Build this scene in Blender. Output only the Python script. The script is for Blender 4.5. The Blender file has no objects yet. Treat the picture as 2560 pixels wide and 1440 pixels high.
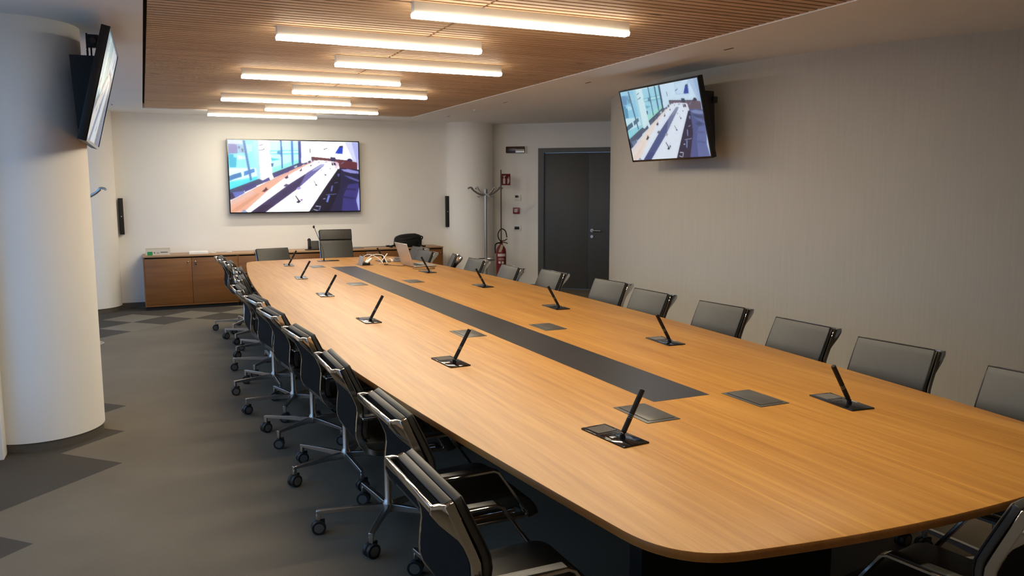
import bpy, bmesh, math, random
from mathutils import Vector, Matrix
random.seed(7)
sc = bpy.context.scene
COL = sc.collection
PI = math.pi
R_ = math.radians

# ------------------------------------------------------------------ colours and materials
def lin(c):
    c = c / 255.0
    return c / 12.92 if c <= 0.04045 else ((c + 0.055) / 1.055) ** 2.4
def srgb(r, g, b):
    return (lin(r), lin(g), lin(b), 1.0)

def new_mat(name):
    m = bpy.data.materials.new(name); m.use_nodes = True
    nt = m.node_tree; b = nt.nodes['Principled BSDF']
    return m, nt, b
def plain(name, col, rough=0.5, metal=0.0, spec=0.5, noise=0.0, nscale=40.0, bump=0.0, bscale=200.0, coat=0.0):
    """a plain surface with a faint procedural variation of tone and grain"""
    m, nt, b = new_mat(name)
    b.inputs['Roughness'].default_value = rough
    b.inputs['Metallic'].default_value = metal
    b.inputs['Specular IOR Level'].default_value = spec
    b.inputs['Coat Weight'].default_value = coat
    b.inputs['Base Color'].default_value = col
    if noise or bump:
        tc = nt.nodes.new('ShaderNodeTexCoord')
    if noise:
        n = nt.nodes.new('ShaderNodeTexNoise'); n.inputs['Scale'].default_value = nscale; n.inputs['Detail'].default_value = 3
        nt.links.new(tc.outputs['Object'], n.inputs['Vector'])
        mx = nt.nodes.new('ShaderNodeMix'); mx.data_type = 'RGBA'
        k0, k1 = 1 - noise, 1 + noise
        mx.inputs[6].default_value = (col[0]*k0, col[1]*k0, col[2]*k0, 1)
        mx.inputs[7].default_value = (min(1, col[0]*k1), min(1, col[1]*k1), min(1, col[2]*k1), 1)
        nt.links.new(n.outputs['Fac'], mx.inputs[0]); nt.links.new(mx.outputs[2], b.inputs['Base Color'])
    if bump:
        n2 = nt.nodes.new('ShaderNodeTexNoise'); n2.inputs['Scale'].default_value = bscale; n2.inputs['Detail'].default_value = 4
        nt.links.new(tc.outputs['Object'], n2.inputs['Vector'])
        bp = nt.nodes.new('ShaderNodeBump'); bp.inputs['Strength'].default_value = bump; bp.inputs['Distance'].default_value = 0.002
        nt.links.new(n2.outputs['Fac'], bp.inputs['Height']); nt.links.new(bp.outputs['Normal'], b.inputs['Normal'])
    return m
def wood(name, dark, mid, light, along='Y', fine=1.0, rough=0.3, spec=0.5, streak=0.0, knots=False, coat=0.0):
    m, nt, b = new_mat(name)
    L = nt.links.new
    tc = nt.nodes.new('ShaderNodeTexCoord')
    def mapped(sx, sl):
        mp = nt.nodes.new('ShaderNodeMapping')
        s = {'X': (sl, sx, sx), 'Y': (sx, sl, sx), 'Z': (sx, sx, sl)}[along]
        mp.inputs['Scale'].default_value = s
        L(tc.outputs['Object'], mp.inputs['Vector']); return mp
    n1 = nt.nodes.new('ShaderNodeTexNoise'); n1.inputs['Scale'].default_value = 1; n1.inputs['Detail'].default_value = 5; n1.inputs['Roughness'].default_value = 0.6
    L(mapped(26 * fine, 0.9 * fine).outputs[0], n1.inputs['Vector'])
    n2 = nt.nodes.new('ShaderNodeTexNoise'); n2.inputs['Scale'].default_value = 1; n2.inputs['Detail'].default_value = 3
    L(mapped(160 * fine, 3.5 * fine).outputs[0], n2.inputs['Vector'])
    n3 = nt.nodes.new('ShaderNodeTexNoise'); n3.inputs['Scale'].default_value = 1; n3.inputs['Detail'].default_value = 2
    L(mapped(5.5 * fine, 0.25 * fine).outputs[0], n3.inputs['Vector'])
    a1 = nt.nodes.new('ShaderNodeMath'); a1.operation = 'MULTIPLY_ADD'; L(n2.outputs['Fac'], a1.inputs[0]); a1.inputs[1].default_value = 0.35; L(n1.outputs['Fac'], a1.inputs[2])
    a2 = nt.nodes.new('ShaderNodeMath'); a2.operation = 'MULTIPLY_ADD'; L(n3.outputs['Fac'], a2.inputs[0]); a2.inputs[1].default_value = 0.6; L(a1.outputs[0], a2.inputs[2])
    rp = nt.nodes.new('ShaderNodeValToRGB')
    e = rp.color_ramp.elements
    e[0].position = 0.72; e[0].color = dark
    e[1].position = 1.22; e[1].color = light
    mid_e = e.new(0.96); mid_e.color = mid
    mr = nt.nodes.new('ShaderNodeMath'); mr.operation = 'MULTIPLY'; mr.inputs[1].default_value = 1.0
    L(a2.outputs[0], mr.inputs[0])
    # squeeze the sum (about .6 .. 1.4) into 0..1 for the ramp
    rg = nt.nodes.new('ShaderNodeMapRange'); rg.inputs['From Min'].default_value = 0.6; rg.inputs['From Max'].default_value = 1.35
    L(mr.outputs[0], rg.inputs['Value'])
    e[0].position = 0.15; mid_e.position = 0.5; e[2].position = 0.85
    L(rg.outputs['Result'], rp.inputs['Fac'])
    out = rp.outputs['Color']
    if streak:
        n4 = nt.nodes.new('ShaderNodeTexNoise'); n4.inputs['Scale'].default_value = 1; n4.inputs['Detail'].default_value = 1
        L(mapped(70, 0.35).outputs[0], n4.inputs['Vector'])
        r4 = nt.nodes.new('ShaderNodeMapRange'); r4.inputs['From Min'].default_value = 0.66; r4.inputs['From Max'].default_value = 0.72
        r4.inputs['To Max'].default_value = streak
        L(n4.outputs['Fac'], r4.inputs['Value'])
        mx = nt.nodes.new('ShaderNodeMix'); mx.data_type = 'RGBA'
        L(r4.outputs['Result'], mx.inputs[0]); L(out, mx.inputs[6]); mx.inputs[7].default_value = tuple(min(1, c * 1.35) for c in light[:3]) + (1,)
        out = mx.outputs[2]
    if knots:
        vo = nt.nodes.new('ShaderNodeTexVoronoi'); vo.inputs['Scale'].default_value = 1
        L(mapped(11, 1.3).outputs[0], vo.inputs['Vector'])
        r5 = nt.nodes.new('ShaderNodeMapRange'); r5.inputs['From Min'].default_value = 0.045; r5.inputs['From Max'].default_value = 0.09
        r5.inputs['To Min'].default_value = 0.85; r5.inputs['To Max'].default_value = 0.0
        L(vo.outputs['Distance'], r5.inputs['Value'])
        mx = nt.nodes.new('ShaderNodeMix'); mx.data_type = 'RGBA'
        L(r5.outputs['Result'], mx.inputs[0]); L(out, mx.inputs[6]); mx.inputs[7].default_value = srgb(52, 26, 12)
        out = mx.outputs[2]
    L(out, b.inputs['Base Color'])
    b.inputs['Roughness'].default_value = rough
    b.inputs['Specular IOR Level'].default_value = spec
    b.inputs['Coat Weight'].default_value = coat; b.inputs['Coat Roughness'].default_value = 0.25
    bp = nt.nodes.new('ShaderNodeBump'); bp.inputs['Strength'].default_value = 0.08; bp.inputs['Distance'].default_value = 0.001
    L(n2.outputs['Fac'], bp.inputs['Height']); L(bp.outputs['Normal'], b.inputs['Normal'])
    return m
def emit(name, col, strength):
    m, nt, b = new_mat(name)
    b.inputs['Base Color'].default_value = (0.8, 0.8, 0.8, 1)
    b.inputs['Emission Color'].default_value = col
    b.inputs['Emission Strength'].default_value = strength
    return m
def wall_paint(name, col, weave=0.0):
    m, nt, b = new_mat(name)
    L = nt.links.new
    tc = nt.nodes.new('ShaderNodeTexCoord')
    n = nt.nodes.new('ShaderNodeTexNoise'); n.inputs['Scale'].default_value = 2.2; n.inputs['Detail'].default_value = 4
    L(tc.outputs['Object'], n.inputs['Vector'])
    mx = nt.nodes.new('ShaderNodeMix'); mx.data_type = 'RGBA'
    mx.inputs[6].default_value = tuple(c * 0.97 for c in col[:3]) + (1,); mx.inputs[7].default_value = tuple(min(1, c * 1.03) for c in col[:3]) + (1,)
    L(n.outputs['Fac'], mx.inputs[0]); L(mx.outputs[2], b.inputs['Base Color'])
    b.inputs['Roughness'].default_value = 0.75; b.inputs['Specular IOR Level'].default_value = 0.25
    if weave:
        mp0 = nt.nodes.new('ShaderNodeMapping'); mp0.inputs['Scale'].default_value = (70, 70, 2.5)
        nw = nt.nodes.new('ShaderNodeTexNoise'); nw.inputs['Scale'].default_value = 1; nw.inputs['Detail'].default_value = 4
        L(tc.outputs['Object'], mp0.inputs['Vector']); L(mp0.outputs[0], nw.inputs['Vector'])
        m2 = nt.nodes.new('ShaderNodeMix'); m2.data_type = 'RGBA'; m2.blend_type = 'MULTIPLY'; m2.inputs[0].default_value = 1.0
        rr = nt.nodes.new('ShaderNodeMapRange'); rr.inputs['From Min'].default_value = 0.3; rr.inputs['From Max'].default_value = 0.7; rr.inputs['To Min'].default_value = 0.965; rr.inputs['To Max'].default_value = 1.02
        L(nw.outputs['Fac'], rr.inputs['Value']); L(mx.outputs[2], m2.inputs[6]); L(rr.outputs['Result'], m2.inputs[7]); L(m2.outputs[2], b.inputs['Base Color'])
    n2 = nt.nodes.new('ShaderNodeTexNoise'); n2.inputs['Scale'].default_value = 140; n2.inputs['Detail'].default_value = 3
    mp = nt.nodes.new('ShaderNodeMapping'); mp.inputs['Scale'].default_value = (1, 1, 0.25 if weave else 1)
    L(tc.outputs['Object'], mp.inputs['Vector']); L(mp.outputs[0], n2.inputs['Vector'])
    bp = nt.nodes.new('ShaderNodeBump'); bp.inputs['Strength'].default_value = 0.12 + weave*0.3; bp.inputs['Distance'].default_value = 0.001
    L(n2.outputs['Fac'], bp.inputs['Height']); L(bp.outputs['Normal'], b.inputs['Normal'])
    return m
def carpet(name, col):
    m, nt, b = new_mat(name)
    L = nt.links.new
    tc = nt.nodes.new('ShaderNodeTexCoord')
    n = nt.nodes.new('ShaderNodeTexNoise'); n.inputs['Scale'].default_value = 260; n.inputs['Detail'].default_value = 4
    L(tc.outputs['Object'], n.inputs['Vector'])
    n0 = nt.nodes.new('ShaderNodeTexNoise'); n0.inputs['Scale'].default_value = 1.6; n0.inputs['Detail'].default_value = 3
    L(tc.outputs['Object'], n0.inputs['Vector'])
    ad = nt.nodes.new('ShaderNodeMath'); ad.operation = 'MULTIPLY_ADD'; ad.inputs[1].default_value = 0.5
    L(n0.outputs['Fac'], ad.inputs[0]); L(n.outputs['Fac'], ad.inputs[2])
    rg = nt.nodes.new('ShaderNodeMapRange'); rg.inputs['From Min'].default_value = 0.45; rg.inputs['From Max'].default_value = 1.05
    L(ad.outputs[0], rg.inputs['Value'])
    mx = nt.nodes.new('ShaderNodeMix'); mx.data_type = 'RGBA'
    mx.inputs[6].default_value = tuple(c * 0.72 for c in col[:3]) + (1,); mx.inputs[7].default_value = tuple(c * 1.28 for c in col[:3]) + (1,)
    L(rg.outputs['Result'], mx.inputs[0]); L(mx.outputs[2], b.inputs['Base Color'])
    b.inputs['Roughness'].default_value = 0.95; b.inputs['Specular IOR Level'].default_value = 0.15
    bp = nt.nodes.new('ShaderNodeBump'); bp.inputs['Strength'].default_value = 0.35; bp.inputs['Distance'].default_value = 0.003
    L(n.outputs['Fac'], bp.inputs['Height']); L(bp.outputs['Normal'], b.inputs['Normal'])
    return m
def screen_mat(name, strength):
    m, nt, b = new_mat(name)
    at = nt.nodes.new('ShaderNodeAttribute'); at.attribute_name = 'picture'
    nt.links.new(at.outputs['Color'], b.inputs['Emission Color'])
    b.inputs['Emission Strength'].default_value = strength
    b.inputs['Base Color'].default_value = (0.01, 0.01, 0.012, 1)
    b.inputs['Roughness'].default_value = 0.3
    return m
def glass_mat(name):
    m = bpy.data.materials.new(name); m.use_nodes = True
    nt = m.node_tree; nt.nodes.clear()
    o = nt.nodes.new('ShaderNodeOutputMaterial'); t = nt.nodes.new('ShaderNodeBsdfTransparent'); g = nt.nodes.new('ShaderNodeBsdfGlossy')
    g.inputs['Roughness'].default_value = 0.02; t.inputs['Color'].default_value = (0.9, 0.96, 0.97, 1)
    mx = nt.nodes.new('ShaderNodeMixShader'); mx.inputs[0].default_value = 0.06
    nt.links.new(t.outputs[0], mx.inputs[1]); nt.links.new(g.outputs[0], mx.inputs[2]); nt.links.new(mx.outputs[0], o.inputs[0])
    return m

M = {}
M['wall'] = wall_paint('white wall paint', (0.83, 0.815, 0.785, 1))
M['wall_fabric'] = wall_paint('pale textured wall covering', (0.455, 0.432, 0.385, 1), weave=0.15)
M['ceiling'] = wall_paint('white ceiling paint', (0.88, 0.87, 0.85, 1))
M['carpet'] = carpet('grey brown carpet', (0.162, 0.136, 0.100, 1))
M['carpet_dark'] = carpet('charcoal carpet', (0.070, 0.061, 0.049, 1))
M['carpet_light'] = carpet('light grey carpet', (0.185, 0.16, 0.122, 1))
M['skirting'] = plain('dark grey skirting', srgb(88, 82, 74), 0.6, noise=0.1)
M['table'] = wood('honey teak laminate', (0.30, 0.128, 0.024, 1), (0.385, 0.177, 0.034, 1), (0.46, 0.232, 0.050, 1), 'Y', 1.45, 0.42, 0.42, streak=0.35)
M['table_edge'] = wood('brown edging', (0.30, 0.115, 0.024, 1), (0.38, 0.155, 0.034, 1), (0.45, 0.19, 0.046, 1), 'Y', 1.0, 0.4)
M['inlay'] = plain('charcoal linoleum inlay', (0.022, 0.021, 0.023, 1), 0.33, noise=0.1, nscale=300, spec=0.5)
M['cabinet'] = wood('brown oak veneer', (0.15, 0.055, 0.012, 1), (0.195, 0.075, 0.017, 1), (0.24, 0.098, 0.024, 1), 'X', 0.8, 0.45)
M['cabinet_top'] = wood('light oak veneer', (0.30, 0.16, 0.07, 1), (0.37, 0.21, 0.10, 1), (0.43, 0.26, 0.13, 1), 'X', 0.8, 0.4)
M['slat'] = wood('pine slats', (0.47, 0.30, 0.17, 1), (0.60, 0.405, 0.25, 1), (0.69, 0.48, 0.31, 1), 'X', 1.0, 0.6, 0.3, knots=True)
M['backing'] = plain('black felt backing', (0.012, 0.009, 0.007, 1), 0.95, noise=0.2)
M['black'] = plain('satin black plastic', (0.009, 0.008, 0.008, 1), 0.42, noise=0.1, spec=0.32)
M['black_gloss'] = plain('gloss black plastic', (0.006, 0.006, 0.007, 1), 0.08, noise=0.05)
M['black_matt'] = plain('matt black metal', (0.008, 0.008, 0.009, 1), 0.7, noise=0.1)
M['leather'] = plain('black leather', (0.038, 0.036, 0.031, 1), 0.46, noise=0.12, nscale=30, bump=0.2, bscale=420, spec=0.5)
M['mesh_back'] = plain('black woven backing', (0.011, 0.010, 0.009, 1), 0.85, noise=0.2, nscale=400, spec=0.12)
M['chrome'] = plain('polished aluminium', (0.62, 0.61, 0.60, 1), 0.09, 1.0, noise=0.02)
M['alu_dark'] = plain('dark polished steel', (0.20, 0.20, 0.205, 1), 0.22, 1.0, noise=0.05)
M['alu'] = plain('grey polished aluminium', (0.55, 0.53, 0.51, 1), 0.34, 1.0, noise=0.04)
M['steel'] = plain('brushed steel', (0.5, 0.5, 0.5, 1), 0.35, 1.0, noise=0.05)
M['rubber'] = plain('black castor rubber', (0.012, 0.012, 0.012, 1), 0.5, noise=0.1)
M['castor_cap'] = plain('grey castor cap', (0.12, 0.115, 0.105, 1), 0.3, noise=0.1)
M['port'] = plain('brushed grey aluminium cover', (0.12, 0.115, 0.105, 1), 0.38, 0.6, noise=0.1, nscale=200)
M['port_lit'] = plain('silver aluminium lid', (0.45, 0.45, 0.48, 1), 0.35, 0.8, noise=0.05)  # paler copy of the port metal, light on the raised lid put into its colour
M['lcd'] = plain('grey display glass', (0.10, 0.09, 0.08, 1), 0.2, noise=0.1)
M['white_plastic'] = plain('white plastic', (0.75, 0.74, 0.72, 1), 0.4, noise=0.02)
M['housing'] = plain('white lamp housing', (0.82, 0.80, 0.77, 1), 0.5, noise=0.02)
M['paper'] = plain('white paper', (0.85, 0.84, 0.82, 1), 0.8, noise=0.02)
M['card'] = plain('pale cardboard', (0.60, 0.52, 0.40, 1), 0.8, noise=0.05)
M['card_face'] = plain('cream printed card', (0.66, 0.62, 0.52, 1), 0.7, noise=0.05)
M['green'] = plain('green print', (0.02, 0.26, 0.07, 1), 0.6, noise=0.1)
M['ink'] = plain('grey print ink', (0.16, 0.15, 0.14, 1), 0.7, noise=0.1)
M['door'] = plain('dark grey door laminate', (0.060, 0.059, 0.056, 1), 0.5, noise=0.08, nscale=12)
M['door_frame'] = plain('grey door frame', (0.072, 0.072, 0.068, 1), 0.45, noise=0.06)
M['red'] = plain('signal red enamel', (0.20, 0.012, 0.012, 1), 0.3, noise=0.05)
M['dark_red'] = plain('dark red paint', (0.06, 0.006, 0.007, 1), 0.4, noise=0.08)
M['sign_red'] = plain('red sign face', (0.16, 0.008, 0.012, 1), 0.5, noise=0.05)
M['sign_white'] = plain('white print', (0.65, 0.60, 0.58, 1), 0.6, noise=0.03)
M['lamp_brown'] = plain('dark brown lamp lens', (0.055, 0.016, 0.012, 1), 0.25, noise=0.1)
M['brass'] = plain('satin nickel', (0.62, 0.56, 0.45, 1), 0.3, 1.0, noise=0.05)
M['tube'] = emit('lit diffuser', (1.0, 0.89, 0.69, 1), 84.0)
M['tube_side'] = emit('lit diffuser flank', (1.0, 0.88, 0.66, 1), 26.0)
M['bag'] = plain('black nylon', (0.006, 0.006, 0.006, 1), 0.7, noise=0.25, nscale=25, bump=0.5, bscale=60, spec=0.25)
M['laptop'] = plain('silver laptop shell', (0.60, 0.57, 0.54, 1), 0.38, 0.7, noise=0.03)
M['keys'] = plain('dark keyboard', (0.03, 0.03, 0.03, 1), 0.5, noise=0.1)
M['cable_grey'] = plain('grey cable', (0.20, 0.19, 0.20, 1), 0.5, noise=0.05)
M['cable_brown'] = plain('dark cable', (0.05, 0.03, 0.02, 1), 0.5, noise=0.05)
M['win_frame'] = plain('blue grey window frame', (0.16, 0.19, 0.22, 1), 0.4, noise=0.05)
M['glass'] = glass_mat('window glass')
M['ground'] = plain('pale paving', (0.45, 0.45, 0.43, 1), 0.9, noise=0.15, nscale=3)
M['screen_far'] = screen_mat('lit display', 1.05)
M['screen_dim'] = screen_mat('lit display, softer', 0.95)
M['screen_side'] = screen_mat('lit display, low', 0.55)

# ------------------------------------------------------------------ mesh helpers
class MB:
    def __init__(s): s.bm = bmesh.new()
    def _mi(s, n0, mi):
        s.bm.faces.ensure_lookup_table()
        for f in s.bm.faces[n0:]: f.material_index = mi
    def box(s, x0, x1, y0, y1, z0, z1, mi=0, bev=0.0, seg=2, mat=None):
        n0 = len(s.bm.faces)
        r = bmesh.ops.create_cube(s.bm, size=1.0)
        vs = r['verts']
        for v in vs:
            v.co = Vector(((x0+x1)/2 + v.co.x*(x1-x0), (y0+y1)/2 + v.co.y*(y1-y0), (z0+z1)/2 + v.co.z*(z1-z0)))
        if bev:
            es = list({e for v in vs for e in v.link_edges})
            rr = bmesh.ops.bevel(s.bm, geom=es, offset=bev, segments=seg, profile=0.5, affect='EDGES', clamp_overlap=True)
            vs = list({v for f in s.bm.faces[n0:] for v in f.verts}) if False else list({v for f in rr['faces'] for v in f.verts} | {v for v in vs if v.is_valid})
        if mat is not None:
            s.bm.faces.ensure_lookup_table()
            vv = {v for f in s.bm.faces[n0:] for v in f.verts}
            for v in vv: v.co = mat @ v.co
        s._mi(n0, mi); return s
    def cyl(s, p0, p1, r0, r1=None, seg=20, mi=0):
        n0 = len(s.bm.faces)
        r1 = r0 if r1 is None else r1
        p0, p1 = Vector(p0), Vector(p1); d = p1 - p0; L = d.length
        q = d.to_track_quat('Z', 'Y').to_matrix().to_4x4()
        bmesh.ops.create_cone(s.bm, cap_ends=True, segments=seg, radius1=r0, radius2=max(r1, 1e-4), depth=L,
                              matrix=Matrix.Translation((p0 + p1) / 2) @ q)
        s._mi(n0, mi); return s
    def sphere(s, c, r, seg=16, mi=0, scale=(1, 1, 1)):
        n0 = len(s.bm.faces)
        bmesh.ops.create_uvsphere(s.bm, u_segments=seg, v_segments=seg // 2 + 2, radius=r,
                                  matrix=Matrix.Translation(c) @ Matrix.Diagonal((*scale, 1)))
        s._mi(n0, mi); return s
    def ring(s, rows, closed_u=True, closed_v=False, cap=True, mi=0):
        """rows of equally many points -> skin"""
        n0 = len(s.bm.faces)
        V = [[s.bm.verts.new(p) for p in row] for row in rows]
        nr, nc = len(V), len(V[0])
        for i in range(nr if closed_v else nr - 1):
            a, b = V[i], V[(i + 1) % nr]
            for j in range(nc if closed_u else nc - 1):
                k = (j + 1) % nc
                try: s.bm.faces.new((a[j], a[k], b[k], b[j]))
                except ValueError: pass
        if cap and not closed_v and closed_u:
            s.bm.faces.new(list(reversed(V[0]))); s.bm.faces.new(V[-1])
        s._mi(n0, mi); return s
    def tube(s, pts, r, seg=10, closed=False, mi=0, r_end=None):
        pts = [Vector(p) for p in pts]; n = len(pts)
        rows = []; up = None
        for i, p in enumerate(pts):
            a = pts[(i - 1) % n] if (closed or i > 0) else p
            b = pts[(i + 1) % n] if (closed or i < n - 1) else p
            t = (b - a).normalized()
            if up is None:
                up = Vector((0, 0, 1)) if abs(t.z) < 0.9 else Vector((1, 0, 0))
            u = (up - t * up.dot(t))
            u = u.normalized() if u.length > 1e-6 else t.orthogonal().normalized()
            w = t.cross(u); up = u
            rr = r if r_end is None else r + (r_end - r) * i / (n - 1)
            rows.append([p + (u * math.cos(2*PI*k/seg) + w * math.sin(2*PI*k/seg)) * rr for k in range(seg)])
        return s.ring(rows, True, closed, not closed, mi)
    def flat(s, path, y0, y1, th, mi=0, closed=False, off=0.0):
        """flat bar: path in the XZ plane, from y0 to y1 wide, th thick across the path (centre shifted by off)"""
        n = len(path); rows = []
        P = [Vector((p[0], 0, p[1])) for p in path]
        for i, p in enumerate(P):
            a = P[(i-1) % n] if (closed or i > 0) else p
            b = P[(i+1) % n] if (closed or i < n-1) else p
            t = (b - a).normalized(); nrm = Vector((-t.z, 0, t.x))
            k = 1.0
            if a is not p and b is not p:
                c = (p - a).normalized().dot((b - p).normalized()); k = 1 / max(0.6, math.sqrt(max(0.05, (1 + c) / 2)))
            h = th / 2
            hh = th if isinstance(th, (int, float)) else th[i]
            q0 = p + nrm * (off + hh/2*k) ; q1 = p + nrm * (off - hh/2*k)
            rows.append([(q0.x, y0, q0.z), (q0.x, y1, q0.z), (q1.x, y1, q1.z), (q1.x, y0, q1.z)])
        return s.ring(rows, True, closed, not closed, mi)
    def prism(s, poly, z0, z1, mi=0, mi_side=None):
        n0 = len(s.bm.faces)
        b = [s.bm.verts.new((p[0], p[1], z0)) for p in poly]; t = [s.bm.verts.new((p[0], p[1], z1)) for p in poly]
        s.bm.faces.new(list(reversed(b))); s.bm.faces.new(t)
        s._mi(n0, mi); n1 = len(s.bm.faces); n = len(poly)
        for i in range(n): s.bm.faces.new((b[i], b[(i+1) % n], t[(i+1) % n], t[i]))
        s._mi(n1, mi if mi_side is None else mi_side); return s
    def plate(s, poly, y0, y1, mi=0):
        """polygon in XZ, thick from y0 to y1"""
        n0 = len(s.bm.faces)
        a = [s.bm.verts.new((p[0], y0, p[1])) for p in poly]; b = [s.bm.verts.new((p[0], y1, p[1])) for p in poly]
        s.bm.faces.new(a); s.bm.faces.new(list(reversed(b))); n = len(poly)
        for i in range(n): s.bm.faces.new((a[(i+1) % n], a[i], b[i], b[(i+1) % n]))
        s._mi(n0, mi); return s
    def lathe(s, prof, c=(0, 0, 0), seg=32, mi=0):
        rows = [[(c[0] + r*math.cos(2*PI*k/seg), c[1] + r*math.sin(2*PI*k/seg), c[2] + z) for k in range(seg)] for r, z in prof]
        return s.ring(rows, True, False, True, mi)
    def xf(s, m):
        bmesh.ops.transform(s.bm, matrix=m, verts=s.bm.verts); return s
    def bevel(s, off, seg=2, ang=35):
        bmesh.ops.remove_doubles(s.bm, verts=s.bm.verts, dist=1e-6)
        bmesh.ops.recalc_face_normals(s.bm, faces=s.bm.faces)
        es = [e for e in s.bm.edges if len(e.link_faces) == 2 and e.calc_face_angle(0) > R_(ang)]
        bmesh.ops.bevel(s.bm, geom=es, offset=off, segments=seg, profile=0.5, affect='EDGES', clamp_overlap=True); return s
    def build(s, name, mats, parent=None, smooth=40, recalc=True, loc=None, rotz=None):
        if recalc: bmesh.ops.recalc_face_normals(s.bm, faces=s.bm.faces)
        me = bpy.data.meshes.new(name); s.bm.to_mesh(me); s.bm.free()
        for m in (mats if isinstance(mats, (list, tuple)) else [mats]): me.materials.append(M[m] if isinstance(m, str) else m)
        if smooth:
            me.shade_smooth(); me.set_sharp_from_angle(angle=R_(smooth))
        o = bpy.data.objects.new(name, me); COL.objects.link(o)
        if parent: o.parent = parent
        if loc is not None: o.location = loc
        if rotz is not None: o.rotation_euler.z = rotz
        return o
def tag(o, label=None, cat=None, group=None, kind=None):
    if label: o['label'] = label
    if cat: o['category'] = cat
    if group: o['group'] = group
    if kind: o['kind'] = kind
    return o
def empty(name, loc, rz=0.0, label=None, cat=None, group=None, kind=None):
    o = bpy.data.objects.new(name, None); COL.objects.link(o); o.empty_display_size = 0.1
    o.location = loc; o.rotation_euler.z = rz
    return tag(o, label, cat, group, kind)
def copy_tree(o, parent=None):
    c = o.copy(); COL.objects.link(c)
    if parent: c.parent = parent
    for ch in list(o.children): copy_tree(ch, c)
    return c
def arc(cx, cz, r, a0, a1, n):
    return [(cx + r*math.cos(R_(a0 + (a1-a0)*i/n)), cz + r*math.sin(R_(a0 + (a1-a0)*i/n))) for i in range(n+1)]
def spline(pts, n=8):
    """Catmull-Rom through points (tuples of any length)"""
    P = [Vector(p) for p in pts]; out = []
    for i in range(len(P)-1):
        p0 = P[max(0, i-1)]; p1 = P[i]; p2 = P[i+1]; p3 = P[min(len(P)-1, i+2)]
        for k in range(n):
            t = k / n
            out.append(0.5*((2*p1) + (p2-p0)*t + (2*p0-5*p1+4*p2-p3)*t*t + (3*p1-p0-3*p2+p3)*t*t*t))
    out.append(P[-1]); return [tuple(v) for v in out]

# ------------------------------------------------------------------ camera
F_PX = 2017.4
cam = bpy.data.cameras.new('camera'); cam.sensor_fit = 'HORIZONTAL'; cam.sensor_width = 36.0; cam.lens = F_PX * 36.0 / 2560.0
cam.clip_start = 0.05; cam.clip_end = 200
co = bpy.data.objects.new('camera', cam); COL.objects.link(co); sc.camera = co
def camera_axes():
    v1 = Vector((355 - 1280, 720 - 471.5, -F_PX)).normalized()        # vanishing direction of the table's length
    v2 = Vector((5750 - 1280, 720 - 459, -F_PX)); v2 = (v2 - v1 * v2.dot(v1)).normalized()
    v3 = v2.cross(v1)
    return Matrix((v2, v1, v3))
RC = camera_axes()
co.matrix_world = Matrix.Translation((0, 0, 1.6)) @ RC.to_4x4()

# ------------------------------------------------------------------ the setting
ZC = 2.6
YF = 12.05
XL = -1.2
# floor of carpet tiles laid on the diagonal
D = 0.6905
dark_cells = {(0, 0), (0, 2), (0, 4), (0, 14), (0, 16), (2, 16), (4, 16), (0, 18), (2, 18), (4, 18), (6, 18), (1, 19), (3, 19), (8, 16), (10, 18)}
light_cells = {(3, 17), (1, 17), (1, 15), (5, 17)}
fl = MB()
verts = {}
def fv(x, y):
    k = (round(x, 4), round(y, 4))
    if k not in verts: verts[k] = fl.bm.verts.new((x, y, 0))
    return verts[k]
for a in range(-5, 31):
    for b in range(-26, 24):
        if (a + b) % 2: continue
        cx, cy, h = -0.535 + a*D/2, 5.12 + b*D/2, D/2
        f = fl.bm.faces.new((fv(cx-h, cy), fv(cx, cy-h), fv(cx+h, cy), fv(cx, cy+h)))
        dk = (a, b) in dark_cells or (a <= -1 and not (a == -1 and b in (5, 9, 11)))
        f.material_index = 1 if dk else 2 if (a, b) in light_cells else 0
for pc, pn in (((XL-0.1, 0, 0), (-1, 0, 0)), ((9.3, 0, 0), (1, 0, 0)), ((0, -3.1, 0), (0, -1, 0)), ((0, 12.2, 0), (0, 1, 0))):
    bmesh.ops.bisect_plane(fl.bm, geom=fl.bm.verts[:] + fl.bm.edges[:] + fl.bm.faces[:], plane_co=pc, plane_no=pn, clear_outer=True)
tag(fl.build('floor', ['carpet', 'carpet_dark', 'carpet_light'], smooth=0), 'grey brown carpet tiles laid on the diagonal with darker diamonds', kind='structure')

# ceiling with the recess for the slatted panel
PX0, PX1, PY0, PY1 = 0.058, 3.572, -2.0, 11.29
c = MB()
c.box(XL-0.1, PX0, -3.1, 12.2, ZC, ZC+0.16).box(PX1, 9.3, -3.1, 12.2, ZC, ZC+0.16).box(PX0, PX1, PY1, 12.2, ZC, ZC+0.16).box(PX0, PX1, -3.1, PY0, ZC, ZC+0.16)
tag(c.build('ceiling', 'ceiling', smooth=0), 'white plaster ceiling around the slatted panel', kind='structure')
s = MB(); y = PY0 + 0.02; i = 0
while y + 0.048 < PY1 - 0.004:
    for x0, x1 in ((PX0 + 0.022, 1.8 - 0.009), (1.8 + 0.009, PX1 - 0.004)):
        s.box(x0, x1, y, y + 0.047, ZC + 0.006, ZC + 0.045)
    y += 0.07; i += 1
sl = s.build('ceiling_slats', 'slat', smooth=0); tag(sl, 'ceiling panel of narrow pine slats', kind='structure')
bk = MB().box(PX0 + 0.001, PX1 - 0.001, PY0, PY1 - 0.001, ZC + 0.062, ZC + 0.075).build('backing', 'backing', sl, smooth=0)

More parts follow.
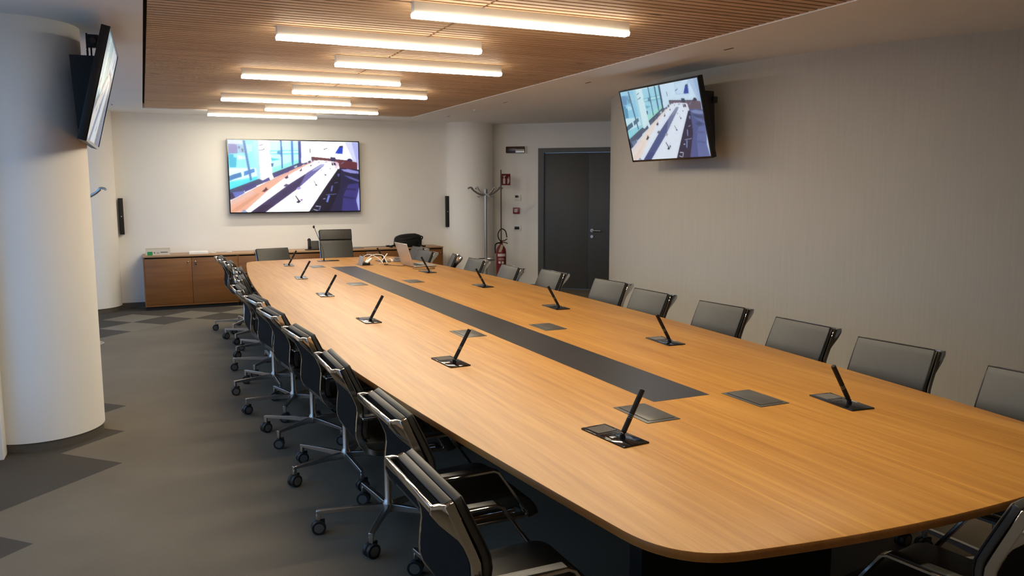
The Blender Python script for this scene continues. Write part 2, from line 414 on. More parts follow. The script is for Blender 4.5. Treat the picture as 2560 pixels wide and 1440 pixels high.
def struct(mb, name, mat, label, smooth=0, parent=None):
    o = mb.build(name, mat, parent, smooth=smooth)
    if parent is None: tag(o, label, kind='structure')
    return o
struct(MB().box(XL-0.1, 5.2, YF, YF+0.15, 0, ZC), 'wall_far', 'wall', 'white far wall behind the big screen')
struct(MB().box(XL-0.1, 9.3, -3.1, -3.0, 0, ZC), 'wall_back', 'wall', 'white wall behind the camera')
struct(MB().box(9.2, 9.3, -3.0, 12.1, 0, ZC), 'wall_side', 'wall', 'white wall beyond the curved one')
# door wall, at an angle across the corner
DA = Vector((5.28, 11.91)); DB = Vector((6.5, 10.84)); DU = (DB - DA).normalized(); DN = Vector((DU.y, -DU.x))   # DN points into the room
LAB = (DB - DA).length
wang = math.atan2(DU.y, DU.x)
def dw(s_, n, z):       # s along wall in metres, n towards the room
    p = DA + DU * s_ + DN * n
    return Vector((p.x, p.y, z))
DM = Matrix(((DU.x, DN.x, 0, DA.x), (DU.y, DN.y, 0, DA.y), (0, 0, 1, 0), (0, 0, 0, 1)))
w = MB()
S0, S1 = 0.35*LAB, 2.35
w.box(-0.5, S0, -0.12, 0, 0, ZC).box(S0, S1, -0.12, 0, 2.215, ZC).box(S1, 4.0, -0.12, 0, 0, ZC)
struct(w.xf(DM), 'wall_door', 'wall', 'pale wall with the grey door')
# curved wall on the right
CX, CY, CR = 8.9, 6.0, 4.48
n = 72; ins, outs = [], []
poly_in = [(CX - CR*math.cos(R_(t)), CY + CR*math.sin(R_(t))) for t in [(-82 + 164*i/n) for i in range(n+1)]]
poly_out = [(CX - (CR-0.12)*math.cos(R_(t)), CY + (CR-0.12)*math.sin(R_(t))) for t in [(-82 + 164*i/n) for i in range(n+1)]]
w = MB()
rows = [[(*a, 0), (*a, ZC), (*b, ZC), (*b, 0)] for a, b in zip(poly_in, poly_out)]
w.ring(rows)
struct(w, 'wall_right', 'wall_fabric', 'convex curved wall on the right', smooth=40)
w = MB(); rows = [[(CX - (CR+0.004)*math.cos(R_(t)), CY + (CR+0.004)*math.sin(R_(t)), 0) for t in [(-82 + 164*i/n) for i in range(n+1)]]]
pi2 = [(CX - (CR+0.008)*math.cos(R_(t)), CY + (CR+0.008)*math.sin(R_(t))) for t in [(-82 + 164*i/n) for i in range(n+1)]]
w.ring([[(*a, 0), (*a, 0.06), (*b, 0.06), (*b, 0)] for a, b in zip(pi2, poly_in)])
struct(w, 'baseboard_right', 'skirting', 'dark skirting below the curved wall', smooth=40)
struct(MB().box(-0.9, 4.6, YF-0.012, YF, 0, 0.06), 'baseboard_far', 'skirting', 'dark skirting below the far wall')
struct(MB().box(-0.1, S0, 0, 0.012, 0, 0.06).xf(DM), 'baseboard_door', 'skirting', 'dark skirting beside the door')

# left side: low wall, piers, two big windows
w = MB()
w.box(XL-0.1, XL+0.05, -3.0, 12.05, 0, 0.35).box(XL-0.1, XL, -3.0, 12.05, 2.5, ZC)
w.box(XL-0.1, XL, -3.0, 1.6, 0.35, 2.5).box(XL-0.1, XL, 5.35, 6.5, 0.35, 2.5).box(XL-0.1, XL, 11.4, 12.05, 0.35, 2.5)
struct(w, 'wall_left', 'wall', 'low white wall below the windows')
struct(MB().box(XL, -0.832, 5.47, 5.75, 0, ZC, bev=0.004), 'wall_pier', 'wall', 'white pier beside the near column')
for k, (y0, y1, nm) in enumerate(((1.6, 5.35, 3), (6.5, 11.4, 3))):
    wn = empty('window_%d' % (k+1), (XL, (y0+y1)/2, 0.35), label='tall glazed window with blue grey frame', kind='structure')
    yc = (y0+y1)/2; h = (y1-y0)/2
    f = MB()
    f.box(-0.07, -0.02, -h, -h+0.06, 0, 2.15).box(-0.07, -0.02, h-0.06, h, 0, 2.15).box(-0.07, -0.02, -h, h, 0, 0.06).box(-0.07, -0.02, -h, h, 2.09, 2.15)
    f.build('frame', 'win_frame', wn, smooth=0)
    for q in range(1, nm):
        yy = -h + 2*h*q/nm
        MB().box(-0.08, -0.01, yy-0.03, yy+0.03, 0.06, 2.09).build('mullion', 'win_frame', wn, smooth=0)
    MB().box(-0.05, -0.044, -h+0.06, h-0.06, 0.06, 2.09).build('glass', 'glass', wn, smooth=0)
struct(MB().box(-40, XL-0.12, -30, 40, -0.3, -0.2), 'ground', 'ground', 'paved ground outside the windows')

# round columns
def column(x, y, r, label):
    m = MB(); m.lathe([(r, 0.058), (r, ZC)], (0, 0, 0), 96)
    o = m.build('column', 'wall', smooth=30); o.location = (x, y, 0); tag(o, label, kind='structure')
    m = MB(); m.lathe([(r-0.008, 0), (r-0.008, 0.06)], (0, 0, 0), 96)
    m.build('skirting', 'skirting', o, smooth=30)
    return o
column(-0.68, 5.93, 0.372, 'thick round white column near the camera')
column(-0.72, 11.93, 0.40, 'round white column at the left end of the far wall')
column(4.73, 12.02, 0.37, 'round white column right of the far wall')

# door
dr = empty('door_1', (DA.x, DA.y, 0), wang, label='dark grey double door', kind='structure')
# local x along wall, local -y ... room side: DN in local coords
loc_n = -1.0 if (Matrix.Rotation(-wang, 2) @ DN).y < 0 else 1.0
def dbox(m, s0, s1, n0, n1, z0, z1, bev=0.0, mi=0):
    a, b = sorted((n0*loc_n, n1*loc_n)); return m.box(s0, s1, a, b, z0, z1, mi, bev)
f = MB()
dbox(f, S0, 0.406*LAB, -0.1, 0.015, 0, 2.215); dbox(f, S1-0.09, S1, -0.1, 0.015, 0, 2.215); dbox(f, 0.406*LAB, S1-0.09, -0.1, 0.015, 2.143, 2.215)
f.build('frame', 'door_frame', dr, smooth=0)
SS = 0.8465*LAB
m = MB(); dbox(m, 0.406*LAB+0.004, SS-0.0025, -0.06, -0.012, 0.008, 2.139, bev=0.002); m.build('door_leaf', 'door', dr)
lf = MB(); dbox(lf, SS+0.0025, S1-0.094, -0.06, -0.012, 0.008, 2.139, bev=0.002); lf = lf.build('door_leaf', 'door', dr)
h = MB(); sx = SS + 0.06
h.cyl((sx, loc_n*-0.012, 0.935), (sx, loc_n*0.0, 0.935), 0.026); h.cyl((sx, 0, 0.935), (sx, loc_n*0.045, 0.935), 0.009)
h.tube([(sx, loc_n*0.045, 0.935), (sx+0.03, loc_n*0.048, 0.935), (sx+0.14, loc_n*0.048, 0.932)], 0.0095)
h.cyl((sx, loc_n*-0.012, 0.84), (sx, loc_n*0.002, 0.84), 0.024)
h.build('door_handle', 'steel', lf)

# ------------------------------------------------------------------ ceiling lights
LX = ((1.395, 2.775), (0.815, 2.195))
names = ['nearest of the eight', 'second of the eight from the camera', 'third of the eight from the camera', 'fourth of the eight from the camera', 'fifth of the eight from the camera',
         'sixth of the eight from the camera', 'seventh of the eight from the camera', 'farthest of the eight, by the big screen']
for k in range(-3, 8):
    x0, x1 = LX[k % 2]; yy = 4.375 + 0.973*k
    e = empty('linear_light', ((x0+x1)/2, yy, ZC+0.006), label='lit white linear ceiling lamp, ' + (names[k] if k >= 0 else ['above the near end of the table', 'above the second pair of chairs', 'above the third pair of chairs'][k + 3]), cat='lamp', group='linear lamps across the slatted ceiling')
    L2 = (x1-x0)/2
    MB().box(-L2+0.002, L2-0.002, -0.028, 0.028, -0.058, 0.014, bev=0.001).build('housing', 'housing', e)
    prof = [(-0.031, -0.056), (-0.031, -0.072), (-0.024, -0.082), (0.024, -0.082), (0.031, -0.072), (0.031, -0.056)]
    d = MB(); d.ring([[(-L2, p[0], p[1]) for p in prof], [(L2, p[0], p[1]) for p in prof]])
    d.bevel(0.004, 2, 60)
    for f_ in d.bm.faces: f_.material_index = 0 if f_.normal.z < -0.6 else 1
    d.build('diffuser', ['tube', 'tube_side'], e)

# slots and detector in the white ceiling
for k, (x, y) in enumerate(((3.945, 4.85), (3.95, 6.91), (3.955, 8.87), (3.98, 10.9), (-0.275, 10.97))):
    o = MB().box(-0.007, 0.007, -0.05, 0.05, -0.002, 0.02).build('ceiling_slot', 'black', loc=(x, y, ZC))
    tag(o, ['narrow black slot in the white ceiling, nearest the camera', 'narrow black ceiling slot, second from the camera', 'narrow black ceiling slot, third from the camera',
            'narrow black ceiling slot, last before the far wall', 'small black ceiling slot by the far left column'][k], 'vent', 'black slots in the white ceiling')
o = MB().lathe([(0.03, 0.0), (0.03, -0.008), (0.018, -0.02), (0.001, -0.022)], seg=24).build('ceiling_detector', 'white_plastic', loc=(3.965, 9.84, ZC)); tag(o, 'tiny round white detector on the white ceiling', 'detector')

# ------------------------------------------------------------------ conference table
TC = 1.975; ZT = 0.74
def half_w(y): return 1.162 - 0.0150*(y-5.72)**2
def outline():
    pts = []; N = 60; y0, y1 = 1.66, 9.78
    left = [(TC - half_w(y0 + (y1-y0)*i/N), y0 + (y1-y0)*i/N) for i in range(N+1)]
    def end_y(x, s): return (1.375 + 0.12*(x-TC)**2) if s < 0 else (10.03 - 0.12*(x-TC)**2)
    xs = 0.70
    near = [(TC + xs - 2*xs*i/24, end_y(TC + xs - 2*xs*i/24, -1)) for i in range(25)]     # right to left
    far = [(TC - xs + 2*xs*i/24, end_y(TC - xs + 2*xs*i/24, 1)) for i in range(25)]       # left to right
    def corner(p, c_, q):   # quadratic curve from p to q around c_
        return [tuple((1-t)**2*p[j] + 2*t*(1-t)*c_[j] + t*t*q[j] for j in (0, 1)) for t in [k/10 for k in range(1, 10)]]
    hwn = half_w(1.45); hwf = half_w(9.95)
    cnl = (TC - hwn, 1.46); cfl = (TC - hwf, 9.955)
    P = left + corner(left[-1], cfl, far[0]) + far
    right = [(2*TC - x, y) for x, y in reversed(left)]
    P += corner(far[-1], (TC + hwf, 9.955), right[0]) + right + corner(right[-1], (TC + hwn, 1.46), near[0]) + near + corner(near[-1], cnl, left[0])
    return P
OUT = outline()
tb = empty('conference_table', (0, 0, 0), label='very long boat-shaped wooden conference table with a dark centre strip', cat='table')
t = MB(); t.prism(OUT, ZT-0.026, ZT, 0, 1); t.bevel(0.0025, 2, 60)
t.build('tabletop', ['table', 'table_edge'], tb, smooth=30)
MB().box(1.836, 2.114, 2.655, 8.84, ZT-0.004, ZT+0.0006).build('inlay', 'inlay', tb, smooth=0)
for y0 in (2.3, 4.6, 6.9, 9.2):
    l = MB(); l.box(TC-0.45, TC+0.45, y0-0.04, y0+0.04, 0.0, ZT-0.026, bev=0.004)
    l.build('leg', 'black', tb)
MB().box(TC-0.03, TC+0.03, 2.3, 9.2, 0.35, ZT-0.026, bev=0.003).build('beam', 'black', tb)

# ------------------------------------------------------------------ microphone units
def make_mic():
    r = empty('microphone_unit', (0, 0, ZT))
    b = MB(); b.box(-0.054, 0.054, -0.125, 0.125, 0, 0.006, bev=0.0025); b = b.build('base_plate', 'black_gloss', r)
    MB().box(-0.040, 0.040, 0.038, 0.112, 0.0055, 0.0066).build('display', 'lcd', b, smooth=0)
    d = MB(); d.box(-0.052, 0.052, 0.0245, 0.0255, 0.0058, 0.0064); d.build('seam', 'cable_grey', b, smooth=0)
    for q in (-0.02, 0.0, 0.02): MB().cyl((q + 0.018, 0.003, 0.006), (q + 0.018, 0.003, 0.0072), 0.0055, seg=14).build('button', 'alu_dark', b)
    MB().box(-0.032, -0.012, -0.03, -0.012, 0.006, 0.0068, bev=0.0003).build('button', 'steel', b)
    MB().box(-0.046, -0.0435, -0.04, -0.008, 0.0058, 0.0064).build('marking', 'white_plastic', b, smooth=0)
    j = MB(); j.cyl((0, -0.045, 0.005), (0, -0.045, 0.016), 0.011).sphere((0, -0.045, 0.019), 0.009, 14); j.build('joint', 'black_gloss', r)
    th = R_(30); ax = Vector((math.sin(th), 0, math.cos(th))); p0 = Vector((0, -0.045, 0.018))
    s_ = MB(); s_.cyl(p0 + ax*0.004, p0 + ax*0.012, 0.006, 0.0095).cyl(p0 + ax*0.012, p0 + ax*0.168, 0.0095).cyl(p0 + ax*0.168, p0 + ax*0.170, 0.0095, 0.0085)
    s_ = s_.build('stem', 'black', r)
    g = MB()
    for a in (0.062, 0.068, 0.074): g.cyl(p0 + ax*a, p0 + ax*(a+0.0011), 0.0097)
    g.build('ring', 'steel', s_)
    return r
mic0 = make_mic(); used = [False]
MY = [2.335, 3.71, 5.13, 6.535, 7.9, 9.275]
MXL = [1.452, 1.35, 1.303, 1.306, 1.352, 1.458]; MXR = [2.515, 2.632, 2.68, 2.688, 2.634, 2.543]
ords = ['nearest', 'second', 'third', 'fourth', 'fifth', 'farthest']
for side, xs in (('left', MXL), ('right', MXR)):
    for k, y in enumerate(MY):
        o = mic0 if not used[0] else copy_tree(mic0); used[0] = True
        slope = 0.030*(y - 5.72)           # the plates follow the curved edge
        ang = math.atan(slope) if side == 'left' else -math.atan(slope)
        o.location = (xs[k], y, ZT)
        o.rotation_euler.z = -ang if False else (math.atan(-0.030*(y-5.72))*-1 if False else 0)
        # left edge runs x = TC - half_w: dx/dy = +0.03 (y-5.72)
        dxdy = 0.030*(y-5.72) * (1 if side == 'left' else -1)
        o.rotation_euler.z = -math.atan(dxdy)
        if side == 'right':
            o.scale = (-1, 1, 1)
        w_ = 'microphone %s from the camera' % ords[k] if k not in (0, 5) else ords[k] + ' microphone'
        tag(o, 'black tilted table microphone, %s of the %s row' % (('%s from the camera' % ords[k]) if k not in (0, 5) else ords[k], side), 'microphone', 'delegate microphones on the table')

# gooseneck microphone at the head of the table
g = empty('gooseneck_microphone', (1.972, 9.62, ZT), label='thin gooseneck microphone in front of the high-backed chair', cat='microphone')
b = MB(); b.box(-0.125, 0.125, -0.054, 0.054, 0, 0.006, bev=0.0025); b.build('base_plate', 'black_gloss', g)
MB().cyl((-0.05, 0, 0.005), (-0.05, 0, 0.04), 0.011, 0.006).build('joint', 'black', g)
pth = spline([(-0.05, 0, 0.035), (-0.055, 0, 0.12), (-0.085, 0, 0.22), (-0.15, 0, 0.395)], 8)
MB().tube(pth, 0.0035, 8).build('stem', 'alu_dark', g)
MB().sphere((-0.157, 0, 0.408), 0.012, 14, scale=(1, 1, 1.5)).build('capsule', 'black', g)

# cable ports let into the table
def make_port(): 
    r = empty('cable_port', (0, 0, ZT))
    MB().box(-0.073, 0.073, -0.12, 0.12, 0, 0.0025, bev=0.001).build('rim', 'port', r)
    MB().box(-0.052, 0.06, -0.098, 0.105, 0.002, 0.0042, bev=0.001).build('lid', 'port', r)
    MB().box(-0.056, -0.053, -0.098, 0.105, 0.0022, 0.0036).build('seam', 'black', r, smooth=0)
    return r
p0 = make_port(); first = True
for k, (x, y, lab) in enumerate(((1.714, 2.53, 'left of the centre strip, nearest the camera'), (2.243, 2.53, 'right of the centre strip, nearest the camera'),
        (1.718, 4.412, 'left of the centre strip, second from the camera'), (2.252, 4.417, 'right of the centre strip, second from the camera'),
        (1.720, 7.16, 'left of the centre strip, third from the camera'), (2.246, 7.157, 'right of the centre strip, third from the camera'),
        (1.714, 8.965, 'left of the centre strip, farthest away'))):
    o = p0 if first else copy_tree(p0); first = False
    o.location = (x, y, ZT); tag(o, 'grey flush cable port ' + lab, 'cable port', 'cable ports in the table')
op = empty('cable_port', (2.243, 8.965, ZT), label='open cable port with raised lid and white cables', cat='cable port', group='cable ports in the table')
MB().box(-0.073, 0.073, -0.12, 0.12, 0, 0.0025, bev=0.001).build('rim', 'port', op)
lid = MB(); lid.box(-0.003, 0.003, -0.095, 0.095, 0, 0.10, bev=0.001); lid.xf(Matrix.Translation((-0.055, -0.02, 0.003)) @ Matrix.Rotation(R_(14), 4, 'Y')); lid.build('lid', 'port_lit', op)
MB().box(-0.045, 0.045, -0.09, 0.07, 0.002, 0.03, bev=0.002).build('socket_block', 'black', op)

# ------------------------------------------------------------------ swivel chairs
def make_chair(name, top=0.84, high=False):
    r = empty(name, (0, 0, 0))
    # side view of the padded back: reclined above, bulging forward at the lumbar, then straight down and round under the seat
    key = [(0.434, -0.10), (0.452, -0.140), (0.487, -0.165), (0.53, -0.179), (0.58, -0.176), (0.652, -0.167), (0.745, -0.207), (0.83, -0.244)]
    if high: key = key[:-2] + [(0.745, -0.197), (0.83, -0.222), (0.95, -0.250), (1.07, -0.274)]
    def xb(z):
        for (z0, x0), (z1, x1) in zip(key, key[1:]):
            if z <= z1: return x0 + (x1-x0)*(z-z0)/(z1-z0)
        (z0, x0), (z1, x1) = key[-2:]; return x1 + (x1-x0)*(z-z1)/(z1-z0)
    SZ = [0.83, 0.78, 0.73, 0.69, 0.66, 0.63, 0.59, 0.55]
    if high: SZ = [1.06, 1.0, 0.94, 0.88] + SZ
    def smooth(z): return (xb(z-0.02) + 2*xb(z) + xb(z+0.02))/4
    # --- back
    zs = [0.50] + SZ[::-1][0:-1] + [top-0.008]
    path = [(smooth(z), z) for z in zs]
    m = MB(); m.flat(path, -0.197, 0.197, 0.026); m.bevel(0.003, 2, 50); bk = m.build('backrest', 'leather', r, smooth=50)
    m = MB(); m.flat([(x - 0.0135, z) for x, z in path[:-1]] + [(path[-1][0]-0.0125, path[-1][1]-0.012)], -0.192, 0.192, 0.003); m.build('back_panel', 'mesh_back', bk, smooth=50)
    def cushion(za, zb, nm):
        n_ = 10
        zz = [za + (zb-za)*i/n_ for i in range(n_+1)]
        pc = [(smooth(z) + 0.0255 + 0.004*math.sin(PI*(z-za)/(zb-za)), z + 0.008) for z in zz]
        m = MB(); m.flat(pc, -0.204, 0.204, 0.023); m.bevel(0.004, 2, 50); cu = m.build(nm, 'leather', r, smooth=50)
        lp = [(x+0.0095, -0.203, z) for x, z in pc] + [(x+0.0095, 0.203, z) for x, z in reversed(pc)]
        MB().tube(lp, 0.0042, 6, closed=True).build('piping', 'black', cu, smooth=60)
    if high:
        cushion(0.50, 0.928, 'back_cushion'); cushion(0.937, top-0.008, 'back_cushion')
    else:
        cushion(0.50, top-0.008, 'back_cushion')
    # --- side rails, from the top of the back down and forward under the seat
    rail = [(smooth(z)-0.001, z) for z in [top-0.010] + SZ[1:]] + [(-0.179, 0.525), (-0.168, 0.49), (-0.143, 0.455), (-0.10, 0.436), (0.0, 0.430), (0.17, 0.436)]
    for sy in (-1, 1):
        a, b = sorted((sy*0.198, sy*0.211))
        m = MB(); m.flat(rail, a, b, 0.026); m.bevel(0.002, 1, 50); m.build('side_rail', 'chrome', r, smooth=40)
    # --- rear handle with its two brackets
    xt = smooth(top-0.01) - 0.012; xh = xt - 0.030
    hz = top - 0.020
    m = MB()
    m.box(xh-0.005, xh+0.005, -0.202, 0.202, hz-0.010, hz+0.010)
    wing = [(xh-0.005, hz+0.010), (xt-0.012, hz+0.012), (xt+0.006, top-0.012), (smooth(top-0.17)-0.008, top-0.17), (smooth(top-0.11)-0.019, top-0.11), (xt-0.012, top-0.062), (xh-0.005, hz-0.012)]
    for sy in (-1, 1):
        a, b = sorted((sy*0.193, sy*0.209)); m.plate(wing, a, b)
    m.bevel(0.0025, 2, 40); m.build('back_handle', 'chrome', r, smooth=40)
    # --- seat
    sp = [(-0.15, 0.468), (-0.05, 0.462), (0.08, 0.466), (0.17, 0.468), (0.215, 0.455), (0.243, 0.425), (0.252, 0.40)]
    sp = spline(sp, 3)
    m = MB(); m.flat(sp, -0.198, 0.198, 0.046); m.bevel(0.008, 2, 50); m.build('seat', 'leather', r, smooth=50)
    # --- arm loops
    loop = [(-0.168, 0.610), (-0.05, 0.612), (0.070, 0.614), (0.088, 0.606), (0.196, 0.450), (0.200, 0.436), (0.186, 0.428), (-0.06, 0.428)]
    for sy in (-1, 1):
        a, b = sorted((sy*0.213, sy*0.251))
        m = MB(); m.flat(loop, a, b, 0.010); m.bevel(0.0018, 1, 50); ar = m.build('armrest', 'chrome', r, smooth=40)
        m = MB(); m.box(-0.155, 0.066, a+0.002, b-0.002, 0.6165, 0.624, bev=0.003); m.build('arm_pad', 'leather', ar)
    # --- column and five-star base
    m = MB(); m.lathe([(0.022, 0.078), (0.027, 0.09), (0.027, 0.118), (0.019, 0.135), (0.0165, 0.14), (0.0165, 0.33), (0.011, 0.335), (0.011, 0.42)], seg=24); m.build('gas_column', 'alu', r)
    m = MB(); m.box(-0.09, 0.13, -0.06, 0.06, 0.405, 0.44, bev=0.012); m.box(-0.03, 0.15, -0.198, 0.198, 0.425, 0.44, bev=0.004); m.build('tilt_mechanism', 'black', r)
    for q in range(5):
        a = 2*PI*q/5; rot = Matrix.Rotation(a, 4, 'Z')
        m = MB()
        rows = []
        for x, z, hw, hh in ((0.02, 0.102, 0.012, 0.017), (0.15, 0.106, 0.0115, 0.0125), (0.312, 0.106, 0.0105, 0.0085), (0.334, 0.105, 0.0105, 0.0085)):
            rows.append([(x, -hw, z-hh), (x, hw, z-hh), (x, hw, z+hh), (x, -hw, z+hh)])
        m.ring(rows); m.box(0.3155, 0.334, -0.0095, 0.0095, 0.066, 0.1)
        m.bevel(0.0018, 1, 50); m.xf(rot); lg = m.build('base_leg', 'alu', r, smooth=40)
        m = MB()
        m.cyl((0, -0.023, 0), (0, -0.005, 0), 0.033, seg=28).cyl((0, 0.005, 0), (0, 0.023, 0), 0.033, seg=28).cyl((0, -0.02, 0), (0, 0.02, 0), 0.012, seg=12)
        m.cyl((0, -0.0245, 0), (0, -0.0225, 0), 0.023, seg=24, mi=1).cyl((0, 0.0225, 0), (0, 0.0245, 0), 0.023, seg=24, mi=1)
        m.box(-0.012, 0.030, -0.0045, 0.0045, 0.004, 0.037); m.bevel(0.0015, 1, 60)
        cs = m.build('caster', ['rubber', 'castor_cap'], lg, smooth=40)
        cs.location = rot @ Vector((0.325, 0, 0.0332))
    return r
chair0 = make_chair('swivel_chair'); ch_first = [True]
def place_chair(hx, hy, face, spin, label, group):
    o = chair0 if ch_first[0] else copy_tree(chair0); ch_first[0] = False
    o.location = (hx, hy, 0); o.rotation_euler.z = R_(face)
    for ch in o.children:          # the base turns freely of the seat
        if ch.name.startswith('base_leg') or ch.name.startswith('gas_column'):
            ch.rotation_euler.z = R_(spin - face)
            for cs in ch.children: cs.rotation_euler.z = R_(-spin + random.uniform(-32, 32))
    return tag(o, label, 'chair', group)
nth = ['nearest the camera', 'second from the camera', 'third from the camera', 'fourth from the camera', 'fifth from the camera', 'sixth from the camera', 'seventh from the camera',
       'eighth from the camera', 'ninth from the camera', 'tenth from the camera', 'eleventh from the camera', 'last before the far wall']
LEFT = [(0.603, 2.00, 0, 40), (0.710, 2.75, 1, 25), (0.700, 3.594, -1, 25), (0.689, 4.40, 4, 56), (0.655, 5.19, 5, 4), (0.642, 5.85, 6, 34), (0.606, 6.585, 0, 54),
        (0.689, 7.317, -3.7, 20), (0.752, 8.08, -4.3, 60), (0.742, 8.87, 0, 10), (0.712, 9.56, 0, 25)]
for k, (x, y, f, sp) in enumerate(LEFT):
    hx, hy = x + 0.285*math.cos(R_(f)), y + 0.285*math.sin(R_(f))
    place_chair(hx, hy, f, sp, 'black leather swivel chair along the table\'s left side, ' + (nth[k] if k < 10 else 'last before the cabinets'), 'chairs along the left side of the table')
RIGHT = [(3.27, 2.03, 94), (3.32, 2.76, 96.6), (3.372, 3.427, 91), (3.417, 4.19, 95), (3.39, 4.96, 92), (3.47, 5.667, 96), (3.392, 6.567, 89.7), (3.246, 7.168, 88.8), (3.236, 8.03, 90.4),
         (3.22, 8.66, 74), (3.12, 9.40, 96), (3.225, 10.02, 92)]
for k, (x, y, d) in enumerate(RIGHT):
    f = d + 90
    hx, hy = x + 0.218*math.cos(R_(f)), y + 0.218*math.sin(R_(f))
    place_chair(hx, hy, f, 17 + 23*k, 'black leather swivel chair along the table\'s right side, ' + nth[k], 'chairs along the right side of the table')
place_chair(2.031, 1.44, 100, 30, 'black leather swivel chair at the near end of the table', 'chairs at the ends of the table')
place_chair(1.507, 10.392, -79, 12, 'low-backed black swivel chair at the far end, left of the high-backed one', 'chairs at the ends of the table')
hc = make_chair('high_back_chair', 1.07, True)
hc.location = (2.235, 10.165, 0); hc.rotation_euler.z = R_(-90)
tag(hc, 'tall high-backed black chair at the head of the table', 'chair', 'chairs at the ends of the table')

# ------------------------------------------------------------------ low cabinets along the far wall
CY0, CY1 = 11.55, 12.035; CX0 = -0.04; DWD = 0.592
tag(MB().box(CX0, CX0 + 7*DWD + 0.005, CY0-0.004, CY1, 0.70, 0.72, bev=0.002).build('cabinet_worktop', 'cabinet_top'), 'long light wooden top across the low cabinets', 'worktop')
lab = ['low brown two-door cabinet at the left end below the big screen', 'low brown two-door cabinet behind the low-backed end chair', 'low brown two-door cabinet right behind the high-backed chair', 'single-door brown cabinet at the right end, below the backpack']
for k in range(4):
    nd = 2 if k < 3 else 1
    x0 = CX0 + 2*DWD*k; x1 = x0 + nd*DWD
    cb = empty('low_cabinet', ((x0+x1)/2, CY0, 0), label=lab[k], cat='cabinet', group='low cabinets under the big screen')
    W2 = (x1-x0)/2
    m = MB(); m.box(-W2+0.0005, -W2+0.018, 0 if k == 0 else 0.019, 0.48, 0.05, 0.70).box(W2-0.018, W2-0.0005, 0 if k == 3 else 0.019, 0.48, 0.05, 0.70).box(-W2+0.018, W2-0.018, 0.0, 0.48, 0.05, 0.07).box(-W2+0.018, W2-0.018, 0.46, 0.48, 0.07, 0.70)
    m.build('body', 'cabinet', cb, smooth=0)
    MB().box(-W2+0.02, W2-0.02, 0.035, 0.44, 0.655, 0.695).build('gap_shade', 'backing', cb, smooth=0)  # black block painting in the shade of the gap below the worktop
    MB().box(-W2+0.005, W2-0.005, 0.035, 0.45, 0, 0.05).build('plinth', 'black_matt', cb, smooth=0)
    for q in range(nd):
        a = -W2 + q*DWD; b_ = a + DWD
        dd = MB().box(a + (0.019 if q == 0 and k == 0 else 0.002), b_ - (0.019 if k == 3 else 0.002), -0.001, 0.018, 0.072, 0.682, bev=0.001).build('door', 'cabinet', cb)
        kx = (b_ - 0.045) if (q == 0) else (a + 0.045)
        MB().cyl((kx, -0.001, 0.632), (kx, -0.02, 0.632), 0.005, seg=12).sphere((kx, -0.024, 0.632), 0.010, 12).build('knob', 'brass', dd)
        if k == 0 and q == 1:
            MB().cyl((kx, -0.002, 0.60), (kx, -0.012, 0.60), 0.008, seg=12).box(kx+0.005, kx+0.016, -0.012, -0.009, 0.58, 0.605).build('key', 'cable_brown', dd)

